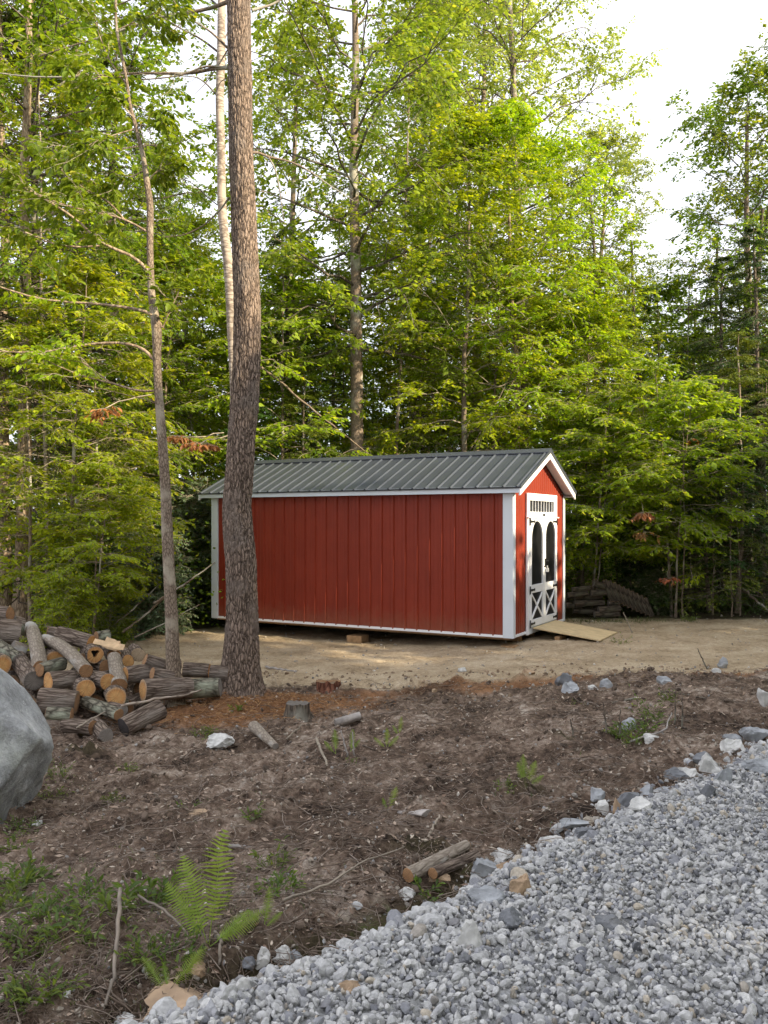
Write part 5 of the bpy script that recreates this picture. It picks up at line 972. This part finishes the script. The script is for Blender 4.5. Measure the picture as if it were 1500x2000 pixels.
# pale birch behind the pine
birch = empty('birch_tree'); YB = 13.2
BI = [(430,-300,13),(432,-100,14),(433,0,15),(432,100,16),(429,200,16),(432,300,16),(433,400,17),(437,450,18),(444,500,18.5),(449,560,18),(453,650,18),(457,730,17),(461,850,19),(464,1000,20),(466,1150,22),(467,1275,26)]
v, f, bb, _ = trunk_px('trunk', BI, YB, None, None, k=40, dz=.04, amp=.003, flare=.02, seed=14, kx=4, kz=3); birch.location = bb; tag(birch, 'pale straight birch seen just left of and behind the pine trunk', 'birch tree'); ob('trunk', mesh('trunk', v, [f], [M['bark_birch']], True), birch)
LBI = [([(424,100),(405,85),(380,68),(350,55),(320,35),(285,8),(260,-20)],.02,.006,.5),([(422,185),(405,165),(385,150),(355,148),(330,150)],.014,.005,-.4),([(424,120),(435,90),(445,60),(470,20)],.012,.006,.3),([(424,400),(405,385),(380,360),(350,345),(325,348)],.010,.004,.4),([(440,0),(500,-30),(560,-60)],.02,.008,.4),([(424,10),(380,-30),(330,-70)],.02,.008,.4)]
Ps, Rs_ = zip(*[limb(p, YB, a, b, dy=dy) for p, a, b, dy in LBI]); PB = np.stack(Ps) - bb; v, f = tubes(PB, np.stack(Rs_), 6, .1, 4); ob('branches', mesh('branches', v, [f], [M['bark_dark']], True), birch)
with_twigs(PB[[0, 1, 3, 5]], rs(23), 9, .55, .12, 6, .055, .55, M['leaf_mid'], birch, 'crown', fold=True, flat=.5, t0=.25)

# ---------------------------------------------------------------- forest prototypes
PR = {}
def proto(k, *a, **kw): PR[k] = make_tree(*a, **kw); return PR[k]
bg_, bt_, bd_ = M['bark_grey'], M['bark_tan'], M['bark_dark']; tw_ = M['bark_twig']
proto('maple1', 'maple_tree', 1, 17, .19, 6.0, 3.7, 46, (bd_, M['leaf_mid'], bd_), 'tall', leaf=.115, asp=.72, nsub=7, ntw=6, nl=9, upang=.8, flat=.35, twl=.55, lean=.02, droop=.08)
proto('maple2', 'maple_tree', 2, 18, .17, 6.5, 3.6, 46, (bg_, M['leaf_pale'], bd_), 'tall', leaf=.09, asp=.7, nsub=8, ntw=6, nl=12, upang=.9, flat=.3, twl=.6, lean=.04, droop=.05)
proto('beech1', 'beech_tree', 3, 12.5, .10, 4.0, 3.1, 44, (bt_, M['leaf_yellow'], tw_), 'round', leaf=.105, asp=.6, nsub=8, ntw=6, nl=12, upang=.8, flat=.70, twl=.5, lean=.05, droop=.10, stems=1)
proto('beech2', 'beech_tree', 4, 7.5, .05, 1.3, 2.1, 34, (bg_, M['leaf_lime'], tw_), 'round', leaf=.105, asp=.58, nsub=6, ntw=6, nl=9, upang=.55, flat=.80, twl=.42, lean=.06, droop=.12)
proto('beech3', 'beech_tree', 5, 5.2, .03, 1.5, 1.7, 24, (bg_, M['leaf_yellow'], tw_), 'round', leaf=.10, asp=.55, nsub=6, ntw=5, nl=9, upang=.5, flat=.86, twl=.36, lean=.08, droop=.14, stems=2, spread=.06)
proto('aspen', 'aspen_tree', 6, 16, .09, 6.0, 1.9, 44, (bg_, M['leaf_pale'], tw_), 'tall', leaf=.08, asp=.75, nsub=7, ntw=5, nl=11, upang=.9, flat=.2, twl=.5, lean=.03)
proto('hemlock1', 'hemlock_tree', 7, 12, .13, .8, 2.5, 80, (bd_, M['needle'], bd_), 'cone', leaf=.055, asp=.42, nsub=10, ntw=5, nl=11, upang=.2, flat=.94, twl=.30, lean=.01, droop=.22)
proto('hemlock2', 'hemlock_tree', 8, 5.5, .05, .3, 1.5, 52, (bg_, M['needle'], bd_), 'cone', leaf=.050, asp=.36, nsub=9, ntw=4, nl=11, upang=.25, flat=.96, twl=.24, lean=.02, droop=.20)
proto('sapling', 'sapling', 9, 4.4, .018, 1.3, .95, 14, (bg_, M['leaf_lime'], tw_), 'round', leaf=.085, asp=.5, nsub=4, ntw=3, nl=6, upang=.5, flat=.9, twl=.25, lean=.05, droop=.1)
proto('pole', 'slender_tree', 10, 11, .045, 5.2, 1.5, 26, (bg_, M['leaf_mid'], tw_), 'tall', leaf=.08, asp=.6, nsub=6, ntw=4, nl=8, upang=.7, flat=.6, twl=.4, lean=.03)
proto('bush', 'shrub', 11, 2.2, .012, .15, 1.0, 22, (tw_, M['leaf_green'], tw_), 'open', leaf=.08, asp=.5, nsub=5, ntw=4, nl=8, upang=.7, flat=.7, twl=.28, lean=.08, droop=.12, stems=3, spread=.12)
k_ = dict(Y=M['leaf_yellow'], L=M['leaf_lime'], G=M['leaf_green'], Mi=M['leaf_mid'], P=M['leaf_pale'], D=M['leaf_dark'], N=M['needle'], S=M['needle_sun'], Gy=M['leaf_grey'])
# proto, u of the foot, Y, turn, scale, leaves, bark, label
FT = [
 ('maple1', 698, 20.0, 1.0, 1.00, None, 'bark_grey', 'tall maple with a thick mottled trunk rising behind the middle of the shed roof'),
 ('maple2', 1028, 24.0, 2.2, 1.06, None, None, 'very tall airy tree with pale leaves behind the yellow green tree'),
 ('maple2', 1150, 26.0, 4.4, .74, None, None, 'pale leaved tree whose crown slopes down to the white sky on the right'),
 ('beech1', 905, 19.6, .5, .88, None, 'bark_grey', 'yellow green beech whose slender trunk stands behind the shed roof, right of the middle'),
 ('beech1', 1015, 20.4, 3.3, .90, None, 'bark_tan', 'yellow green beech whose tan trunk stands behind the shed ridge near its front end'),
 ('beech1', 1130, 21.2, 5.1, .66, 'L', None, 'yellow green tree filling the gap above the gable peak'),
 ('maple2', 800, 28.0, 4.0, 1.08, 'Mi', None, 'tall fine leaved tree far back between the tall maple and the airy pale tree'),
 ('maple2', 925, 27.0, 5.6, 1.08, None, None, 'pale crowned tree immediately left of the very tall airy one'),
 ('maple1', 165, 20.5, .6, 1.0, 'Mi', None, 'high leafy crown above the tall sunlit hemlock in the upper left'),
 ('pole', 768, 20.6, .3, 1.25, None, None, 'thin straight grey tree right of the tall maple'),
 ('aspen', 840, 27.0, 1.3, .98, 'Mi', None, 'slim tree with fine leaves between the tall maple and the yellow green beech'),
 ('maple1', 560, 26.0, 2.6, .95, 'Mi', None, 'tall maple far back, just right of the upper pine trunk'),
 ('hemlock1', 565, 22.5, .2, .82, 'N', None, 'dark hemlock close to the right side of the pine trunk above the roof'),
 ('hemlock1', 640, 25.0, 1.7, .78, 'N', None, 'second hemlock from the pine, left of the tall maple'),
 ('beech2', 545, 19.5, 2.0, 1.10, 'L', None, 'low layered beech above the left end of the shed roof'),
 ('beech2', 612, 21.5, 4.0, 1.05, 'G', None, 'low layered beech left of the tall maple trunk'),
 ('beech2', 800, 22.6, .9, 1.05, 'L', None, 'low beech behind the middle of the roof right of the tall maple'),
 ('beech2', 862, 22.4, 3.0, 1.0, 'L', None, 'low bright beech between the thin grey tree and the slender trunk'),
 ('beech2', 960, 21.5, 5.5, 1.15, 'Mi', None, 'mid height beech in the gap between the two yellow green beeches'),
 ('hemlock1', 830, 25.5, 4.0, .80, 'D', None, 'dark conifer deep behind the thin grey tree'),
 ('beech2', 1135, 19.8, 1.4, .92, 'Y', None, 'golden green beech just right of the gable peak'),
 ('pole', 1205, 20.6, 3.7, .62, 'L', None, 'slender bright leaved tree rising above the old wood stack'),
 ('beech3', 1155, 17.9, .4, .88, 'L', None, 'double stemmed young beech leaning over the old wood stack beside the gable'),
 ('beech3', 1245, 18.5, 2.2, .95, 'G', None, 'young beech with tiers of leaves behind the slanting log row'),
 ('beech3', 1312, 17.7, 4.9, .98, 'L', None, 'double stemmed young beech with yellow tips and reddish leaves at the forest edge'),
 ('maple1', 1458, 22.0, 3.9, .78, 'Mi', None, 'dark trunked tree with a broad crown against the white sky at the right edge'),
 ('hemlock1', 1405, 20.2, 2.9, .70, 'N', None, 'tall dark hemlock left of the dark trunked tree at the right'),
 ('hemlock1', 1492, 19.6, 5.2, .74, 'N', None, 'dark hemlock cut off by the right edge of the photo'),
 ('hemlock1', 1345, 26.0, .9, .70, 'G', None, 'rounded green tree at the foot of the white gap of sky'),
 ('beech2', 1290, 24.5, 1.9, 1.15, 'G', None, 'mid green tree under the white gap of sky'),
 ('beech1', 1410, 23.5, 2.0, .56, 'G', None, 'dense rounded green tree left of the dark trunked tree at the right'),
 ('maple2', 1530, 24.0, 2.6, .66, 'Mi', None, 'full leafy crown at the right edge just behind the dark trunked tree'),
 ('maple1', 1560, 21.5, 1.1, .80, 'Mi', None, 'leafy crown leaning in from beyond the right edge of the photo'),
 ('hemlock2', 1385, 18.9, .6, .95, None, None, 'small hemlock with drooping sprays right of the double stemmed young beech'),
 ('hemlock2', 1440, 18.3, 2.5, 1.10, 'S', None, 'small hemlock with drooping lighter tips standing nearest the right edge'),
 ('hemlock2', 1490, 19.3, 4.4, 1.0, None, None, 'small hemlock touching the right edge low down'),
 ('hemlock2', 1290, 20.3, 1.4, .9, None, None, 'shaded small hemlock behind the slanting row of logs'),
 ('sapling', 1392, 17.9, .8, .95, 'D', None, 'bare stemmed sapling just left of the small lighter hemlock'),
 ('sapling', 1428, 17.6, 1.9, .80, 'D', None, 'thin upright sapling at the right forest edge'),
 ('sapling', 1446, 17.9, 3.9, .85, 'D', None, 'thin sapling nearest the right edge of the photo'),
 ('sapling', 1335, 17.6, 5.1, 1.05, 'Y', None, 'tall thin sapling hugging the right side of the double stemmed young beech'),
 ('maple2', 330, 28.0, .7, .78, 'Mi', None, 'distant fine leaved tree seen against the lilac sky left of the pine'),
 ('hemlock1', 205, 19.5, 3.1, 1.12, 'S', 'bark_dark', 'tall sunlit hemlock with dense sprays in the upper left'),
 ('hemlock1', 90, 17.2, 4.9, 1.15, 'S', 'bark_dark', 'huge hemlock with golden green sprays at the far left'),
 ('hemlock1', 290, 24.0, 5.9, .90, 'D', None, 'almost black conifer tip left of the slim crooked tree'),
 ('maple1', 45, 15.6, 2.1, .80, 'G', 'bark_tan', 'leafy tree with a thick pale brown trunk at the left edge'),
 ('maple1', 8, 16.4, 5.0, .74, 'L', 'bark_tan', 'tree with a tan trunk cut off by the left edge of the photo'),
 ('pole', 92, 15.2, 3.0, .95, 'L', 'bark_birch', 'slender white stemmed tree right of the thick pale brown trunk'),
 ('beech2', 130, 15.0, .2, .86, 'L', None, 'bright layered beech just behind the left part of the log pile'),
 ('beech2', 60, 14.4, 2.7, .72, 'L', None, 'bright young beech at the left edge behind the boulder'),
 ('beech2', 205, 17.3, 4.7, .95, 'G', None, 'mid green beech with rusty leaf sprays behind the slim crooked tree'),
 ('beech2', 300, 19.6, 1.1, 1.10, 'L', None, 'leafy beech between the slim crooked tree and the shed'),
 ('beech2', 390, 20.8, 3.4, 1.12, 'L', None, 'tall layered beech over the far left corner of the shed roof'),
 ('beech1', 370, 23.0, 2.0, .80, 'L', None, 'yellow green crown showing between slim tree and pine'),
 ('beech3', 180, 13.9, 1.6, .62, 'L', None, 'small leafy beech right behind the top of the log pile'),
 ('bush', 262, 15.6, .5, .85, 'Gy', None, 'shrub with dull grey green leaves on the brush pile left of the shed'),
 ('bush', 322, 16.4, 2.5, .85, 'Gy', None, 'larger grey green shrub between the slim tree and the shed corner'),
 ('bush', 378, 18.4, 4.1, 1.3, 'Gy', None, 'grey green shrub touching the white left corner board of the shed'),
 ('bush', 100, 13.2, 5.0, .55, 'L', None, 'bright green shrub with large leaves above the long pale log'),
 ('bush', 215, 14.6, 1.2, .5, 'G', None, 'dark green ferny shrub behind the split firewood'),
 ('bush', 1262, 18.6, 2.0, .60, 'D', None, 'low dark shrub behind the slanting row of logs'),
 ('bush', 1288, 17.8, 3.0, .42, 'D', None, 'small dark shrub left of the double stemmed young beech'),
 ('hemlock2', 480, 19.2, 3.2, 1.0, None, None, 'small hemlock behind the shed hidden mostly by the pine trunk'),
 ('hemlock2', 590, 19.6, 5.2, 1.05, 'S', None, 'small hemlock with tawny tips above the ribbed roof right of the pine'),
]
for (pk, u, Y, rz, s, lm, bk, lab) in FT:
    cat = {'maple1': 'maple tree', 'maple2': 'maple tree', 'beech1': 'beech tree', 'beech2': 'beech tree', 'beech3': 'beech tree', 'aspen': 'aspen tree', 'hemlock1': 'hemlock tree', 'hemlock2': 'hemlock tree', 'sapling': 'sapling', 'pole': 'tree', 'bush': 'shrub'}[pk]
    place(PR[pk], (u - 750) / F * Y, Y, rz, s, lab, cat, 'trees of the forest edge' if pk != 'bush' else 'shrubs of the forest edge', k_.get(lm), M.get(bk) if bk else None)
# withered sprays
def spray(u, v, Y, wd, n, mat, label, seed, size=.09, droop=.35, ht=.25):
    g = rs(seed); c = W(u, v, Y); r = wd / 2 * Y / F; P0 = np.zeros((n, 3)); a = g.random(n) * 6.28; D = unit(np.stack([np.cos(a), np.sin(a) * .6, g.normal(0, .15, n)], -1)); P = path(P0, D, r * (.5 + .6 * g.random(n)), g, ht, 6, .05)
    root = empty('withered_branch', c); st = path(np.zeros((1, 3)), np.array([[.35, .9, .25]]), np.array([1.2]), g, 0, 5, .03); v_, fs = join([tubes(P, np.full((n, 6), .003), 3), tubes(st, np.full((1, 5), .008), 5)]); ob('twigs', mesh('twigs', v_, fs, [tw_]), root)
    v_, f4, f3 = leaves_fold(P, 7, size, g, asp=.42, droop=.7, t0=.25); ob('leaves', mesh('leaves', v_, [f4, f3], [mat]), root); tag(root, label, 'branch', 'withered leaf sprays'); return root
spray(205, 798, 12.6, 70, 14, M['leaf_orange'], 'spray of rusty red dead leaves left of the slim tree', 1)
spray(348, 852, 12.8, 50, 11, M['leaf_orange'], 'orange spray of dead leaves immediately right of the slim tree', 2)
spray(392, 866, 12.8, 66, 16, M['leaf_orange'], 'largest orange spray of dead leaves above the left end of the shed roof', 3)
spray(245, 1108, 15.4, 60, 6, M['leaf_orange'], 'dull red withered leaves low in the brush left of the shed', 4)
spray(1256, 1000, 16.3, 46, 14, M['leaf_dead'], 'hanging bunch of brown withered leaves right of the shed', 5, droop=.8, ht=.5)
spray(1262, 1040, 16.6, 42, 7, M['leaf_dead'], 'second bunch of brown leaves hanging under the first, right of the shed', 6, ht=.4)
spray(1306, 1128, 16.7, 40, 6, M['leaf_orange'], 'red leaves dangling from the double stemmed young beech near the ground', 7, ht=.3)
spray(1350, 858, 18.2, 30, 4, M['leaf_orange'], 'tiny touch of red leaves high on the right side of the forest', 8)
spray(1352, 1125, 17.2, 44, 6, M['leaf_yellow'], 'bright yellow leaf spray low beside the thin saplings', 9, ht=.1)
spray(545, 690, 18.5, 60, 7, M['leaf_yellow'], 'golden leaf spray touching the right side of the pine above the roof', 10)
# fallen poles in the forest edge
def fpole(p, q, Y0, Y1, r, label, mat='bark_grey', cat='branch'): stick('fallen_branch', [W(p[0], p[1], Y0), W((p[0] + q[0]) / 2, (p[1] + q[1]) / 2 + 3, (Y0 + Y1) / 2), W(q[0], q[1], Y1)], r, M[mat], label, cat, 'poles lying in the forest edge')
fpole((498, 706), (722, 888), 18.4, 19.4, .030, 'long pale dead pole slanting down behind the roof from the pine')
fpole((300, 1178), (420, 1098), 14.8, 16.4, .022, 'pale pole of the brush pile slanting up to the shed corner')
fpole((240, 1235), (345, 1145), 14.4, 15.4, .022, 'pale pole of the brush pile crossing behind the slim tree')
fpole((225, 1218), (312, 1140), 14.5, 15.6, .016, 'thinner pole lying along the left side of the brush pile')
fpole((262, 1245), (390, 1180), 14.2, 15.4, .014, 'low thin pole at the front of the brush pile')
fpole((200, 1200), (240, 1130), 14.9, 15.6, .010, 'upright thin stick at the left end of the brush pile')
fpole((1452, 1150), (1510, 1198), 18.2, 17.4, .032, 'pale fallen pole at the right edge of the forest floor')
fpole((1415, 1140), (1505, 1172), 18.6, 17.9, .014, 'thin fallen stick above the pale pole at the right edge')
fpole((1440, 1175), (1395, 1100), 18.0, 18.8, .012, 'thin leaning stick among the right saplings', 'bark_grey')
for i, (a, b, lab) in enumerate((((918, 880), (1015, 700), 'pale upswept limb left of the tan trunk behind the ridge'), ((925, 880), (1060, 640), 'pale upswept limb crossing the tan trunk behind the ridge'), ((955, 885), (1085, 705), 'lowest pale limb sweeping right above the roof ridge'), ((760, 690), (735, 590), 'short pale limb leaning left of the thin grey tree'))): fpole(a, b, 18.9, 19.3, .014, lab)
# ---------------------------------------------------------------- deep woodland behind
def leafmass(name, boxes, n, size, mat, label, seed, trunks=0):
    g = rs(seed); C_ = []; 
    for (x0, x1, y0, y1, z0, z1, w_) in boxes:
        m_ = int(w_ * n); nc = max(6, m_ // 120); cx = g.random(nc) * (x1 - x0) + x0; cyy = g.random(nc) * (y1 - y0) + y0; cz = z0 + (z1 - z0) * g.random(nc) ** .9 * (.75 + .5 * (vnoise(cx * .35, cyy * 0 + seed) + .5)); i = g.integers(0, nc, m_)
        C_.append(np.stack([cx[i], cyy[i], cz[i]], -1) + g.normal(0, 1, (m_, 3)) * np.array([.75, .75, .22]))
    P = np.concatenate(C_); m_ = len(P); a = g.random(m_) * 6.28; D = unit(np.stack([np.cos(a), np.sin(a), g.normal(-.35, .3, m_)], -1)); U = np.array([0, 0, 1.]) + g.normal(0, .45, (m_, 3)); S = unit(np.cross(D, U)); sz = (size * (.7 + .6 * g.random(m_)))[:, None]
    V = np.stack([P, P + D * sz * .5 + S * sz * .32, P + D * sz, P + D * sz * .5 - S * sz * .32], 1).reshape(-1, 3); o = ob(name, mesh(name, V, [np.arange(len(V)).reshape(-1, 4)], [mat])); return tag(o, label, None, None, 'stuff')
leafmass('woodland', [(-16, -3, 24, 33, .2, 10, .30), (-4, 9, 26, 34, .2, 9, .34), (6, 19, 25, 34, .2, 8.5, .36)], 170000, .14, M['leaf_mid'], 'deep woodland closing the view behind the first trees', 31)
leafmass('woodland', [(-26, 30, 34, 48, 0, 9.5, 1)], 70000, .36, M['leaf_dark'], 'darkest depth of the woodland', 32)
leafmass('undergrowth', [(-9, -3.5, 16.5, 22, 0, 2.0, .35), (-4, 3, 19.5, 24, .1, 3.0, .3), (3, 12, 19.6, 24, 0, 1.3, .25)], 60000, .085, M['leaf_green'], 'shaded undergrowth between the trunks', 33)
# thin stems deep in the wood
gq = rs(55); n = 90; px_ = gq.random(n) * 30 - 15; py_ = 21 + gq.random(n) * 12; P = np.stack([np.stack([px_ + gq.normal(0, .25, n) * t, py_, -.2 + t * (7 + 4 * gq.random(n))], -1) for t in np.linspace(0, 1, 6)], 1)
v, f = tubes(P, (.02 + .07 * gq.random((n, 1)) ** 2) * np.linspace(1, .5, 6)[None], 6); tag(ob('woodland_stems', mesh('woodland_stems', v, [f], [M['bark_dark']], True)), 'grey stems in the depth of the woodland', None, None, 'stuff')
# woods on the other side of the drive, behind and right of the viewer: they keep the low sun off the clearing
leafmass('roadside_woods', [(10.5, 15.5, -10, 5, 0, 11.5, .55), (11.5, 15.5, 5, 19, 0, 6.0, .25), (5, 12, -13, -5, 0, 8.5, .12), (-8, 6, -16, -9, 0, 8, .10)], 64000, .42, M['leaf_green'], 'woods across the drive', 34)
